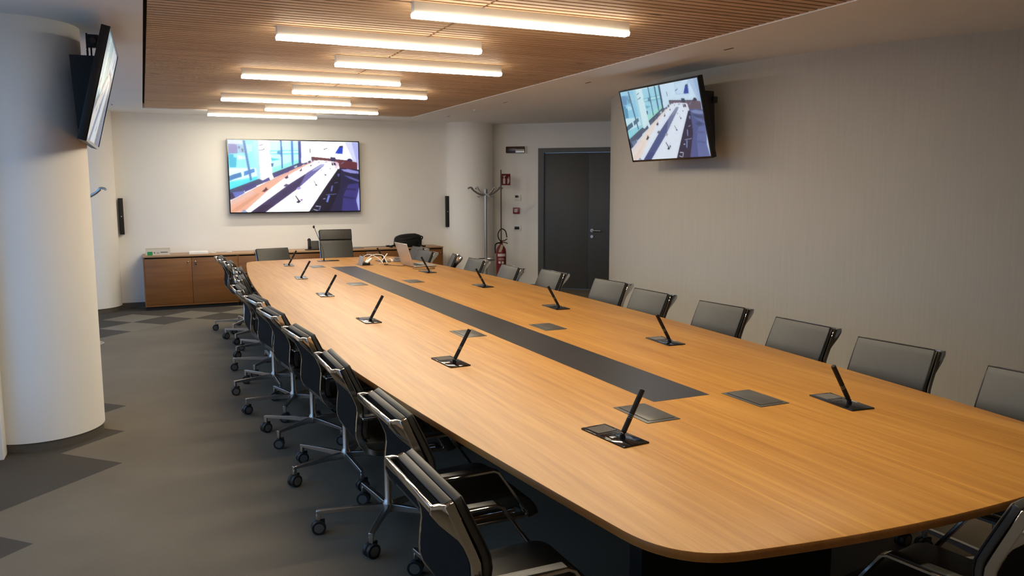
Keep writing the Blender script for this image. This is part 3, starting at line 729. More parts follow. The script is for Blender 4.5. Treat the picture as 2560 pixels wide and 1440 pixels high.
# ------------------------------------------------------------------ screens
FEED = [  # (points in a 2379 x 1440 view of the big screen, colour on the big screen, colour on the others)
 ([(180,108),(2225,158),(2235,1250),(215,1268)], (250,252,255), (205,225,240)),
 ([(180,108),(660,125),(660,740),(205,910)], (150,240,255), (135,195,225)),
 ([(185,110),(420,118),(420,185),(185,180)], (215,225,250), (150,200,225)),
 ([(185,180),(330,185),(340,330),(190,335)], (140,140,195), (95,140,180)),
 ([(330,180),(440,200),(450,330),(350,320)], (160,195,225), (110,165,195)),
 ([(345,205),(375,230),(365,260),(350,250)], (90,110,150), (80,130,160)),
 ([(390,250),(430,260),(425,310),(400,300)], (95,115,160), (80,130,160)),
 ([(450,180),(570,190),(560,300),(480,330)], (190,235,245), (150,200,220)),
 ([(190,340),(270,340),(275,390),(320,400),(310,550),(210,555)], (45,185,220), (80,140,170)),
 ([(195,560),(640,560),(650,690),(200,770)], (228,255,255), (190,225,235)),
 ([(330,350),(450,380),(460,420),(330,430)], (225,255,255), (175,215,230)),
 ([(200,690),(275,660),(385,630),(395,700),(280,735),(200,765)], (55,125,190), (60,95,120)),
 ([(430,620),(590,570),(600,625),(430,690)], (65,135,215), (65,100,130)),
 ([(200,790),(430,745),(655,690),(660,740),(205,905)], (80,235,250), (140,205,220)),
 ([(415,125),(452,127),(500,420),(555,750),(525,762),(465,430)], (70,125,190), (70,105,130)),
 ([(580,130),(665,130),(695,750),(640,745)], (175,230,250), (160,205,220)),
 ([(660,130),(835,135),(880,745),(690,760)], (252,255,255), (200,228,236)),
 ([(668,205),(740,182),(745,190),(672,215)], (110,100,140), (60,80,110)),
 ([(668,280),(760,262),(760,270),(670,290)], (110,100,140), (60,80,110)),
 ([(720,280),(750,245),(755,250),(730,284)], (110,100,140), (60,80,110)),
 ([(880,140),(925,142),(905,235),(840,252)], (60,100,200), (60,90,150)),
 ([(835,140),(1325,145),(1320,490),(872,660)], (205,250,255), (150,205,225)),
 ([(838,285),(1290,280),(1290,350),(842,350)], (110,230,240), (120,185,205)),
 ([(850,305),(1290,297),(1290,325),(850,330)], (235,255,255), (180,220,230)),
 ([(955,300),(1000,290),(1010,350),(955,345)], (60,160,215), (70,120,150)),
 ([(850,405),(1010,425),(870,455)], (60,215,225), (100,170,190)),
 ([(870,560),(1290,430),(1290,490),(872,650)], (150,250,235), (150,215,205)),
 ([(855,490),(895,488),(885,540),(862,545)], (50,90,150), (55,85,110)),
 ([(1000,130),(1026,130),(1042,565),(1020,575)], (40,105,190), (60,100,125)),
 ([(1172,140),(1202,140),(1206,512),(1180,522)], (40,120,205), (60,100,125)),
 ([(1284,140),(1326,142),(1326,492),(1290,495)], (45,55,150), (45,75,100)),
 ([(203,905),(660,735),(720,760),(730,800),(208,1010)], (60,70,110), (70,85,105)),
 ([(870,648),(1310,478),(1365,488),(1370,520),(895,720)], (55,55,105), (60,75,95)),
 ([(1330,140),(2225,158),(2222,600),(1330,490)], (252,252,255), (195,220,238)),
 ([(2010,160),(2225,160),(2225,595),(2140,450)], (215,218,250), (165,190,220)),
 ([(2120,160),(2225,160),(2225,595),(2190,450)], (175,180,235), (150,175,210)),
 ([(1690,160),(2012,166),(1982,352),(1688,326)], (225,228,245), (120,150,190)),
 ([(1694,164),(2004,170),(1974,346),(1694,322)], (255,255,255), (190,215,235)),
 ([(1860,335),(1930,225),(1985,215),(1973,345)], (25,60,190), (40,60,150)),
 ([(1925,222),(1980,215),(1975,240),(1930,245)], (40,30,70), (40,50,90)),
 ([(1680,270),(1740,248),(1742,256),(1684,280)], (60,60,100), (50,60,90)),
 ([(1462,260),(1475,262),(1472,330),(1464,330)], (50,50,70), (50,60,70)),
 ([(1485,388),(2060,450),(2200,482),(2205,600),(1930,570),(1900,480),(1490,440)], (100,45,55), (95,80,95)),
 ([(1485,388),(2060,450),(2060,462),(1485,398)], (70,25,35), (65,60,75)),
 ([(1785,395),(1865,405),(1865,465),(1785,455)], (48,42,80), (40,50,75)),
 ([(2045,440),(2070,422),(2110,424),(2140,465),(2045,462)], (42,32,75), (35,40,60)),
 ([(1930,565),(2230,595),(2236,1250),(1430,1257),(1800,800)], (34,30,66), (75,85,135)),
 ([(1950,590),(2060,585),(2225,625),(2225,660),(2100,650),(1990,620)], (150,150,220), (120,135,175)),
 ([(1955,640),(2060,650),(2225,690),(2225,720),(2080,700)], (30,28,55), (60,70,105)),
 ([(2010,780),(2090,750),(2170,792),(2080,812)], (30,28,60), (60,70,110)),
 ([(1990,680),(2100,710),(2225,760),(2225,790),(2090,740)], (95,95,165), (95,110,155)),
 ([(2060,830),(2220,810),(2236,1250),(1950,1252),(1980,1000)], (58,52,122), (92,104,155)),
 ([(1985,880),(2180,900),(2180,925),(1960,910)], (40,35,84), (80,90,140)),
 ([(1960,1010),(2160,1040),(2160,1065),(1950,1040)], (40,35,88), (80,90,140)),
 ([(2236,850),(2180,1080),(2212,1240),(2236,1242)], (165,175,240), (170,190,220)),
 ([(1890,580),(1945,600),(1925,900),(1760,1256),(1430,1257)], (18,14,38), (38,36,62)),
 ([(213,1085),(870,742),(1420,482),(1600,440),(1760,455),(1895,474),(1917,500),(1890,600),(1700,870),(1440,1256),(215,1266)], (255,253,255), (215,225,238)),
 ([(213,1085),(870,742),(1420,482),(1560,448),(1330,560),(1090,700),(800,920),(420,1262),(215,1266)], (240,178,152), (226,214,206)),
 ([(213,1085),(560,905),(600,960),(230,1160)], (235,190,175), (220,210,208)),
 ([(230,1230),(640,960),(690,970),(300,1262),(232,1264)], (225,160,130), (222,206,196)),
 ([(850,790),(1320,560),(1420,490),(1480,475),(1300,570),(1060,715)], (245,190,190), (226,216,212)),
 ([(1780,470),(1895,476),(1912,500),(1880,590),(1850,560),(1870,500)], (245,205,230), (225,215,225)),
 ([(515,1272),(745,1270),(1290,872),(1702,512),(1640,504),(1150,812)], (58,46,92), (70,82,130)),
 ([(1290,872),(1702,512),(1640,504),(1400,650)], (105,100,165), (105,115,150)),
 ([(1560,600),(1700,515),(1642,506),(1480,620)], (170,175,220), (130,140,165)),
 ([(515,1272),(745,1270),(900,1150),(700,1150)], (45,32,70), (60,70,120)),
 ([(368,1262),(425,1222),(485,1260)], (120,145,200), (130,145,165)),
 ([(705,935),(765,885),(808,900),(748,942)], (85,35,50), (50,50,65)),
 ([(755,915),(765,870),(776,870),(785,900)], (35,20,40), (35,38,50)),
 ([(1062,718),(1095,695),(1130,715),(1088,738)], (75,40,55), (50,50,65)),
 ([(1090,715),(1108,680),(1118,685),(1108,715)], (35,20,40), (35,38,50)),
 ([(1292,608),(1322,590),(1342,605),(1314,618)], (75,45,60), (50,50,65)),
 ([(1315,600),(1326,570),(1334,572),(1328,602)], (40,25,45), (35,38,50)),
 ([(1460,530),(1484,515),(1496,530),(1474,540)], (85,60,75), (60,60,75)),
 ([(1594,482),(1600,465),(1608,468),(1602,485)], (70,60,80), (50,55,70)),
 ([(1238,1108),(1285,1072),(1312,1095),(1275,1122)], (25,20,45), (30,35,60)),
 ([(1222,1006),(1236,1002),(1290,1082),(1276,1090)], (40,30,60), (35,40,60)),
 ([(1300,1062),(1345,1056),(1330,1092),(1320,1088)], (150,120,185), (60,70,95)),
 ([(1535,835),(1560,826),(1575,838),(1555,848)], (30,25,50), (30,35,60)),
 ([(1517,770),(1525,768),(1556,828),(1548,832)], (110,95,120), (50,55,75)),
 ([(1686,675),(1704,664),(1720,676),(1702,688)], (35,30,55), (35,40,60)),
 ([(1680,640),(1686,640),(1702,668),(1695,670)], (150,140,160), (50,55,75)),
 ([(1766,578),(1780,568),(1792,576),(1778,584)], (60,50,80), (40,45,65)),
 ([(1042,850),(1082,815),(1136,830),(1096,862)], (85,72,118), (95,98,105)),
 ([(1238,898),(1276,864),(1326,878),(1290,912)], (178,158,225), (150,158,165)),
 ([(1620,598),(1650,590),(1660,602),(1632,608)], (190,180,225), (140,145,155)),
 ([(1800,480),(1825,490),(1828,532),(1805,522)], (45,35,65), (45,45,65)),
 ([(1830,480),(1865,490),(1870,530),(1838,520)], (35,25,55), (40,40,60)),
 ([(1690,470),(1740,466),(1742,476),(1694,480)], (150,150,190), (120,125,145)),
 ([(208,965),(245,948),(292,1030),(212,1070)], (45,42,85), (55,68,95)),
 ([(245,945),(430,925),(432,960),(292,1035)], (100,112,195), (95,115,150)),
 ([(420,855),(600,798),(622,858),(442,942)], (58,58,128), (65,80,110)),
 ([(705,770),(820,710),(838,758),(722,802)], (68,68,140), (60,75,105)),
 ([(892,668),(990,630),(996,680),(905,715)], (60,55,125), (80,95,120)),
 ([(1038,612),(1118,578),(1125,628),(1050,652)], (62,55,125), (80,95,120)),
 ([(1148,560),(1212,530),(1220,578),(1156,602)], (65,60,130), (80,95,120)),
 ([(1210,545),(1260,520),(1262,550),(1225,565)], (190,225,240), (190,210,220)),
 ([(1268,520),(1328,500),(1335,533),(1275,552)], (65,60,130), (75,90,115)),
 ([(1368,490),(1418,475),(1425,498),(1375,516)], (60,58,110), (75,90,115)),
 ([(1430,462),(1474,448),(1480,480),(1440,492)], (60,58,110), (75,90,115)),
 ([(1488,432),(1518,422),(1525,450),(1500,462)], (65,65,120), (75,90,115)),
 ([(1738,1000),(1772,1000),(1735,1112),(1708,1104)], (120,135,225), (110,125,175)),
 ([(1700,985),(1870,975),(1872,985),(1700,996)], (110,115,180), (150,160,190)),
 ([(1655,1050),(1700,1045),(1700,1060),(1660,1062)], (150,160,210), (200,210,225)),
 ([(1795,850),(1822,845),(1800,945),(1780,935)], (105,115,195), (130,140,185)),
 ([(1840,800),(1890,790),(1895,800),(1842,812)], (100,110,170), (150,160,190)),
 ([(1895,660),(1930,655),(1915,705),(1890,700)], (85,95,170), (120,130,175)),
 ([(1950,490),(1990,470),(1995,480),(1955,510)], (120,120,160), (120,130,160)),
 ([(1540,1165),(1625,1168),(1622,1180),(1545,1178)], (190,195,235), (210,215,225)),
 ([(1610,1175),(1626,1180),(1600,1240),(1585,1238)], (110,115,170), (190,195,210)),
 ([(1505,1215),(1580,1235),(1575,1246),(1505,1226)], (215,220,245), (220,225,235)),
]
def homography(src):
    """maps the four screen corners (tl, tr, br, bl) in the view above to u, v in 0..1"""
    dst = [(0, 1), (1, 1), (1, 0), (0, 0)]
    A = []; B = []
    for (x, y), (u, v) in zip(src, dst):
        A.append([x, y, 1, 0, 0, 0, -u*x, -u*y]); B.append(u)
        A.append([0, 0, 0, x, y, 1, -v*x, -v*y]); B.append(v)
    n = 8
    for i in range(n):
        p = max(range(i, n), key=lambda r: abs(A[r][i])); A[i], A[p] = A[p], A[i]; B[i], B[p] = B[p], B[i]
        for r in range(n):
            if r != i:
                f = A[r][i] / A[i][i]
                A[r] = [a - f*b for a, b in zip(A[r], A[i])]; B[r] -= f*B[i]
    h = [B[i]/A[i][i] for i in range(n)]
    def f(x, y):
        w = h[6]*x + h[7]*y + 1
        return (h[0]*x + h[1]*y + h[2])/w, (h[3]*x + h[4]*y + h[5])/w
    return f
HG = homography([(180, 108), (2225, 158), (2235, 1250), (215, 1268)])
import numpy as np
GW, GH = 384, 216
def picture(pal):
    """the picture on a screen: the coloured shapes above, softened as a camera picture is, one colour per grid point"""
    X, Y = np.meshgrid((np.arange(GW)+0.5)/GW, (np.arange(GH)+0.5)/GH)
    img = np.zeros((GH, GW, 3))
    for ent in FEED:
        P = [HG(x, y) for x, y in ent[0]]; c_ = ent[1 + pal]
        ins = np.zeros((GH, GW), bool)
        for (x0, y0), (x1, y1) in zip(P, P[1:] + P[:1]):
            if y0 == y1: continue
            hit = ((Y < y0) != (Y < y1)) & (X < x0 + (Y-y0)*(x1-x0)/(y1-y0))
            ins ^= hit
        img[ins] = c_
    def blur(a, sg):
        k = np.exp(-0.5*(np.arange(-int(3*sg)-1, int(3*sg)+2)/sg)**2); k /= k.sum(); h = len(k)//2
        a = np.pad(a, ((h, h), (0, 0), (0, 0)), 'edge'); a = sum(k[i]*a[i:i+GH] for i in range(len(k)))
        a = np.pad(a, ((0, 0), (h, h), (0, 0)), 'edge'); return sum(k[i]*a[:, i:i+GW] for i in range(len(k)))
    rng = np.random.RandomState(3)
    out = 0.76*blur(img, 0.55) + 0.24*blur(img, 4.0)
    tone = blur(rng.rand(GH, GW, 1), 1.6) - 0.5
    out = np.clip(out*(1 + 0.10*tone), 0, 255)/255.0
    out = np.where(out <= 0.04045, out/12.92, ((out+0.055)/1.055)**2.4)
    if pal == 0:        # the brightest parts of the big screen are brighter than the camera can hold
        lo = out.min(axis=2, keepdims=True); t = np.clip((lo-0.7)/0.3, 0, 1); out = out*(1 + 1.3*t*t)
    return out
PICT = [picture(0), picture(1)]
def screen_mesh(parent, W, H, mat, pal, y):
    me = bpy.data.meshes.new('screen')
    us = (np.arange(GW)/(GW-1) - 0.5)*W; vs_ = (np.arange(GH)/(GH-1) - 0.5)*H
    XX, ZZ = np.meshgrid(us, vs_)
    co_ = np.stack([XX.ravel(), np.full(GW*GH, y), ZZ.ravel()], 1)
    i, j = np.meshgrid(np.arange(GW-1), np.arange(GH-1)); q = (j*GW + i).ravel()
    quads = np.stack([q, q+1, q+GW+1, q+GW], 1).astype(np.int32)
    me.vertices.add(GW*GH); me.vertices.foreach_set('co', co_.ravel().astype(np.float32))
    me.loops.add(quads.size); me.loops.foreach_set('vertex_index', quads.ravel())
    me.polygons.add(len(quads)); me.polygons.foreach_set('loop_start', np.arange(0, quads.size, 4, dtype=np.int32))
    me.update(calc_edges=True)
    ca = me.color_attributes.new('picture', 'FLOAT_COLOR', 'POINT')
    ca.data.foreach_set('color', np.concatenate([PICT[pal].reshape(-1, 3), np.ones((GW*GH, 1))], 1).ravel().astype(np.float32))
    me.materials.append(M[mat]); me.validate()
    o = bpy.data.objects.new('screen', me); COL.objects.link(o); o.parent = parent
    return o
def television(loc, yaw, tilt, W, H, dep, mat, pal, label):
    r = empty('television', loc, label=label, cat='television')
    rx = Vector((math.cos(yaw), math.sin(yaw), 0)); n0 = Vector((math.sin(yaw), -math.cos(yaw), 0))
    u = Vector((0, 0, 1))*math.cos(tilt) + n0*math.sin(tilt); back = u.cross(rx)
    back = -(rx.cross(u)) if (rx.cross(u)).dot(n0) > 0 else rx.cross(u)
    r.rotation_euler = Matrix((rx, back, u)).transposed().to_euler()
    bz = 0.012
    m = MB()
    m.box(-W/2, W/2, 0.002, dep, -H/2, H/2, bev=0.003); m.build('casing', 'black', r)
    f = MB()
    f.box(-W/2, -W/2+bz, -0.004, 0.004, -H/2, H/2).box(W/2-bz, W/2, -0.004, 0.004, -H/2, H/2).box(-W/2+bz, W/2-bz, -0.004, 0.004, H/2-bz, H/2).box(-W/2+bz, W/2-bz, -0.004, 0.004, -H/2, -H/2+bz*1.3)
    f.build('bezel', 'black_gloss', r, smooth=0)
    screen_mesh(r, W-2*bz, H-2.3*bz, mat, pal, 0.0012)
    return r
tf = television((2.027, 11.945, 1.768), 0.0, 0.0, 1.85, 1.035, 0.05, 'screen_far', 0, 'very large television on the far wall showing the meeting room')
MB().box(-0.45, 0.45, 0.05, 0.108, -0.25, 0.25).build('wall_bracket', 'black_matt', tf, smooth=0)
TW, TH = 1.13, 0.655
tr = television((4.075, 5.845, 2.150), -1.556, 0.254, TW, TH, 0.045, 'screen_dim', 1, 'tilted television on the curved right wall')
m = MB(); bx = Matrix.Rotation(0.254, 4, 'X')
def mount(side, x_out, y0, y1, pol):
    m = MB(); m.plate(pol, y0, y1); return m
# wedge-shaped black housings behind the two tilted televisions (side view x, z)
m = MB(); m.plate([(4.05, 2.375), (4.27, 2.375), (4.30, 1.93), (4.165, 1.93)], 5.42, 6.28); m.box(4.26, 4.47, 5.62, 6.1, 1.98, 2.3)
m.box(4.25, 4.29, 5.395, 5.43, 2.28, 2.33)
mr = m.build('housing', 'black_matt', smooth=0); mr.parent = tr; mr.matrix_parent_inverse = (Matrix.Translation(tr.location) @ tr.rotation_euler.to_matrix().to_4x4()).inverted()
tl = television((-0.19, 5.79, 2.19), 1.560, 0.244, 1.14, 0.66, 0.045, 'screen_side', 1, 'tilted television on the near round column')
m = MB(); m.plate([(-0.345, 2.375), (-0.19, 2.375), (-0.285, 1.95), (-0.325, 1.95)], 5.45, 6.2)
ml = m.build('housing', 'black_matt', smooth=0); ml.parent = tl; ml.matrix_parent_inverse = (Matrix.Translation(tl.location) @ tl.rotation_euler.to_matrix().to_4x4()).inverted()
wc = empty('conference_camera', (-0.23, 5.7, 2.376), label='small black camera on a post above the television on the column', cat='camera')
MB().cyl((-0.008, 0, 0), (-0.008, 0, 0.09), 0.005).build('post', 'black', wc)
m = MB(); m.box(-0.026, 0.038, -0.03, 0.04, 0.085, 0.158, bev=0.004); m.build('body', 'black', wc)
MB().box(-0.034, -0.024, -0.02, 0.02, 0.07, 0.165, bev=0.002).box(-0.034, -0.024, -0.025, 0.02, 0.0, 0.065).build('bracket', 'black_matt', wc)
MB().cyl((0.005, -0.03, 0.12), (0.005, -0.036, 0.12), 0.018).build('lens', 'black_gloss', wc)

# slim loudspeakers either side of the big screen
for x, lab_, sg in ((-0.272, 'slim black loudspeaker on the far wall, beside the left column', 1), (4.343, 'slim black loudspeaker on the far wall, beside the right column', -1)):
    sp = empty('loudspeaker', (x, 12.0, 1.232), R_(6*sg), label=lab_, cat='loudspeaker', group='slim loudspeakers beside the big screen')
    MB().box(-0.028, 0.028, -0.03, 0.03, -0.242, 0.242, bev=0.004).build('cabinet', 'black', sp)
    MB().box(-0.025, 0.025, -0.033, -0.029, -0.236, 0.236, bev=0.001).build('grille', 'black_matt', sp)
    MB().box(-0.007, 0.007, -0.035, -0.032, -0.006, 0.006).build('badge', 'steel', sp, smooth=0)
    MB().box(-0.02, 0.02, 0.03, 0.052, -0.16, 0.12).build('wall_bracket', 'steel', sp, smooth=0)

# ------------------------------------------------------------------ coat stands
def coat_stand(x, y, rz, label):
    r = empty('coat_stand', (x, y, 0), rz, label=label, cat='coat stand', group='steel coat stands')
    MB().lathe([(0.19, 0.0), (0.19, 0.006), (0.17, 0.014), (0.03, 0.022), (0.022, 0.04)], seg=48).build('base', 'steel', r)
    MB().cyl((0, 0, 0.03), (0, 0, 1.56), 0.019).cyl((0, 0, 1.50), (0, 0, 1.58), 0.024, 0.03).build('pole', 'steel', r)
    for q in range(4):
        rot = Matrix.Rotation(PI/2*q, 4, 'Z')
        p = spline([(0.02, 0, 1.50), (0.10, 0, 1.505), (0.19, 0, 1.55), (0.245, 0, 1.595)], 6)
        m = MB(); m.tube(p, 0.018, 10, r_end=0.013); m.tube(spline([(0.215, 0, 1.575), (0.245, 0, 1.605), (0.285, 0, 1.60), (0.30, 0, 1.585)], 5), 0.012, 10)
        m.tube(spline([(0.09, 0, 1.505), (0.10, 0, 1.47), (0.13, 0, 1.465), (0.14, 0, 1.48)], 5), 0.006, 8)
        m.xf(rot); m.build('hook', 'steel', r)
    ring = [(0.135*math.cos(2*PI*k/36), 0.135*math.sin(2*PI*k/36), 0.52) for k in range(36)]
    m = MB(); m.tube(ring, 0.013, 8, closed=True); m.tube([(0.0, 0.0, 0.52), (0.135, 0, 0.52)], 0.008, 8); m.tube([(0, 0, 0.52), (-0.135, 0, 0.52)], 0.008, 8)
    m.build('umbrella_ring', 'steel', r)
    return r
coat_stand(4.70, 11.29, R_(8), 'steel coat stand in front of the right round column')
coat_stand(-0.63, 9.30, R_(-8), 'steel coat stand mostly hidden behind the near column')

# ------------------------------------------------------------------ fire extinguisher on its stand
fx, fy = 5.045, 11.5
fs = empty('extinguisher_stand', (fx, fy, 0), label='thin dark red pole stand with a fire extinguisher sign', cat='stand')
MB().box(-0.12, 0.12, -0.10, 0.14, 0, 0.012, bev=0.003).build('base', 'dark_red', fs)
MB().cyl((0.045, 0.10, 0.01), (0.045, 0.10, 1.875), 0.0085).build('pole', 'dark_red', fs)
sg = MB(); sg.box(0.056, 0.205, 0.097, 0.1, 1.64, 1.815); sg = sg.build('sign', 'sign_red', fs, smooth=0)
m = MB()                                                    # white extinguisher and hand symbols
m.plate([(0.078, 1.66), (0.118, 1.66), (0.118, 1.735), (0.108, 1.75), (0.088, 1.75), (0.078, 1.735)], 0.0955, 0.0972)
m.plate([(0.09, 1.755), (0.106, 1.755), (0.106, 1.765), (0.126, 1.785), (0.115, 1.795), (0.092, 1.775), (0.085, 1.79), (0.078, 1.785)], 0.0955, 0.0972)
m.plate([(0.15, 1.66), (0.175, 1.665), (0.188, 1.70), (0.182, 1.77), (0.172, 1.77), (0.168, 1.72), (0.16, 1.75), (0.152, 1.74), (0.155, 1.70)], 0.0955, 0.0972)
m.build('pictogram', 'sign_white', sg, smooth=0)
ex = empty('fire_extinguisher', (fx, fy, 0.012), label='red fire extinguisher on its stand between column and door', cat='fire extinguisher')
MB().lathe([(0.066, 0.22), (0.078, 0.228), (0.079, 0.25), (0.079, 0.60), (0.072, 0.645), (0.048, 0.685), (0.026, 0.705), (0.024, 0.735)], seg=40).build('cylinder', 'red', ex)
m = MB(); rows = []
for zz in (0.40, 0.58): rows.append([(0.0798*math.cos(R_(a)), 0.0798*math.sin(R_(a)), zz) for a in range(195, 310, 5)])
m.ring(rows, closed_u=False, cap=False); lb = m.build('sticker', 'sign_red', ex, smooth=40)
m = MB()
for z0, z1, a0, a1 in ((0.42, 0.455, 215, 245), (0.42, 0.455, 252, 280), (0.475, 0.482, 210, 290), (0.495, 0.502, 215, 285), (0.53, 0.572, 203, 302)):
    rows = [[(0.0802*math.cos(R_(a)), 0.0802*math.sin(R_(a)), zz) for a in range(a0, a1, 5)] for zz in (z0, z1)]
    m.ring(rows, closed_u=False, cap=False)
m.build('print', 'sign_white', lb, smooth=40)
m = MB(); m.cyl((0, 0, 0.73), (0, 0, 0.77), 0.018).tube([(-0.01, 0, 0.765), (0.05, -0.03, 0.775), (0.085, -0.045, 0.80)], 0.008, 8).tube([(0, 0, 0.75), (0.06, -0.035, 0.742), (0.09, -0.05, 0.725)], 0.008, 8)
m.build('valve_handle', 'dark_red', ex)
hose = spline([(0.0, -0.02, 0.755), (-0.05, -0.03, 0.80), (-0.065, -0.03, 0.88), (-0.01, -0.03, 0.955), (0.06, -0.03, 0.92), (0.085, -0.03, 0.82)], 6)
MB().tube(hose, 0.009, 8).build('hose', 'rubber', ex)
h2 = spline([(-0.01, -0.02, 0.74), (-0.08, -0.03, 0.735), (-0.118, -0.04, 0.70), (-0.12, -0.05, 0.58)], 6)
MB().tube(h2, 0.0105, 8).build('nozzle', 'black', ex)
MB().tube(spline([(-0.02, -0.06, 0.30), (-0.09, -0.07, 0.25), (-0.11, -0.07, 0.10), (-0.10, -0.06, 0.0)], 6), 0.011, 8).build('foot_bracket', 'dark_red', ex)
MB().plate([(-0.075, 0.60), (-0.02, 0.60), (0.005, 0.70), (-0.03, 0.715)], -0.072, -0.068).build('tag', 'card', ex, smooth=0)

# ------------------------------------------------------------------ fittings on the door wall
def fitting(name, s_, z, label, cat):
    p = dw(s_, 0, z); return empty(name, p, wang, label=label, cat=cat)
def fbox(s0, s1, n0, n1, z0, z1, name, mat, parent, bev=0.002):
    a, b = sorted((n0*loc_n, n1*loc_n))
    return MB().box(s0, s1, a, b, z0, z1, bev=bev).build(name, mat, parent)
e = fitting('emergency_light', 0.13*LAB, 2.194, 'oblong dark emergency light on the wall left of the door', 'emergency light')
fbox(-0.17, 0.17, 0, 0.03, -0.058, 0.058, 'back_box', 'white_plastic', e, 0.006)
fbox(-0.165, 0.148, 0.03, 0.062, -0.05, 0.052, 'lens', 'lamp_brown', e, 0.012)
fbox(0.0, 0.145, 0.061, 0.066, -0.012, 0.0, 'stripe', 'white_plastic', e, 0.001)
fbox(0.0, 0.145, 0.061, 0.064, -0.045, -0.016, 'reflector', 'steel', e, 0.001)
e = fitting('thermostat', 0.142*LAB, 1.443, 'white thermostat on the wall beside the door, above the red call point', 'thermostat')
fbox(-0.05, 0.05, 0, 0.018, -0.047, 0.045, 'plate', 'white_plastic', e)
fbox(-0.04, 0.008, 0.017, 0.021, 0.0, 0.036, 'display', 'black', e, 0.001)
fbox(0.012, 0.024, 0.017, 0.021, 0.0, 0.03, 'button', 'castor_cap', e, 0.001)
e = fitting('fire_call_point', 0.129*LAB, 1.236, 'square red fire alarm call point on the wall beside the door', 'fire alarm')
fbox(-0.052, 0.052, 0, 0.035, -0.049, 0.049, 'box', 'red', e, 0.004)
fbox(-0.027, 0.025, 0.034, 0.039, -0.026, 0.028, 'plate', 'sign_white', e, 0.001)
fbox(-0.006, 0.006, 0.038, 0.041, -0.005, 0.007, 'button', 'ink', e, 0.001)
e = fitting('light_switch', 0.136*LAB, 0.959, 'wall switch with black insert, below the red call point', 'switch')
fbox(-0.062, 0.062, 0, 0.012, -0.045, 0.045, 'plate', 'white_plastic', e)
fbox(-0.042, 0.036, 0.011, 0.016, -0.022, 0.024, 'rocker', 'black', e, 0.001)

# ------------------------------------------------------------------ things on the cabinets
ZK = 0.72
e = empty('cardboard_box', (0.148, 11.70, ZK), R_(0), label='long flat open box with a green label on the cabinet top', cat='box')
m = MB(); m.box(-0.15, 0.15, 0.0, 0.004, 0, 0.082).box(-0.15, 0.15, 0.10, 0.104, 0, 0.088).box(-0.15, -0.146, 0.004, 0.10, 0, 0.088).box(0.146, 0.15, 0.004, 0.10, 0, 0.088).box(-0.146, 0.146, 0.004, 0.1, 0, 0.004)
m.build('carton', 'card', e, smooth=0)
fc = MB().box(-0.146, 0.146, -0.0015, 0.0, 0.004, 0.078).build('front_print', 'card_face', e, smooth=0)
MB().box(-0.13, -0.065, -0.003, -0.0013, 0.0, 0.048).build('green_label', 'green', fc, smooth=0)
m = MB(); m.cyl((-0.042, -0.0013, 0.033), (-0.042, -0.0025, 0.033), 0.010, seg=16).box(-0.018, 0.02, -0.0025, -0.0013, 0.022, 0.028).box(-0.018, 0.012, -0.0025, -0.0013, 0.036, 0.04).box(0.03, 0.12, -0.0025, -0.0013, 0.03, 0.044)
m.build('print', 'ink', fc, smooth=0)
e = empty('paper_stack', (0.67, 11.83, ZK), R_(-3), label='stack of white paper on the left part of the cabinet top', cat='paper')
MB().box(-0.13, 0.11, -0.12, 0.12, 0, 0.022).build('sheets', 'paper', e, smooth=0)
MB().box(-0.115, 0.10, -0.105, 0.11, 0.0222, 0.026).build('top_sheet', 'paper', e, smooth=0)
# a coil of thin white cable with plugs
e = empty('white_cable', (0.90, 11.83, ZK), label='loose white cable on the cabinet top right of the paper', cat='cable')
MB().tube(spline([(-0.10, -0.02, 0.005), (-0.07, -0.07, 0.005), (-0.02, -0.05, 0.006), (-0.03, 0.03, 0.012), (0.06, 0.05, 0.006), (0.12, 0.0, 0.005), (0.16, -0.02, 0.005)], 6), 0.0045, 8).build('cord', 'white_plastic', e)
MB().box(-0.125, -0.05, -0.05, -0.01, 0, 0.014, bev=0.004).build('plug', 'white_plastic', e)
MB().box(0.12, 0.19, -0.04, -0.015, 0, 0.012, bev=0.004).build('plug', 'white_plastic', e)
# telephone
e = empty('telephone', (2.225, 11.76, ZK), R_(-8), label='black desk telephone on the cabinet top behind the high-backed chair', cat='telephone')
m = MB(); m.plate([(-0.10, 0.0), (0.0, 0.0), (0.0, 0.10), (-0.02, 0.13), (-0.04, 0.13), (-0.10, 0.02)], -0.10, 0.10); m.bevel(0.006, 2); m.xf(Matrix.Rotation(R_(90), 4, 'Z')); b = m.build('body', 'black', e)
MB().box(-0.02, 0.08, -0.012, 0.0, 0.08, 0.115, bev=0.002).xf(Matrix.Translation((0, 0.0, 0.0))).build('display', 'lcd', e)
m = MB(); m.tube(spline([(-0.075, -0.09, 0.03), (-0.08, -0.085, 0.07), (-0.078, -0.035, 0.13), (-0.078, 0.0, 0.152)], 6), 0.017, 10); m.sphere((-0.076, -0.085, 0.035), 0.026, 14, scale=(1, .9, .9)).sphere((-0.078, -0.012, 0.14), 0.026, 14, scale=(1, .9, .9)); m.build('handset', 'black', e)
MB().tube(spline([(-0.08, -0.10, 0.012), (-0.14, -0.09, 0.008), (-0.10, -0.13, 0.008), (-0.02, -0.12, 0.008)], 6), 0.005, 8).build('cord', 'black', e)
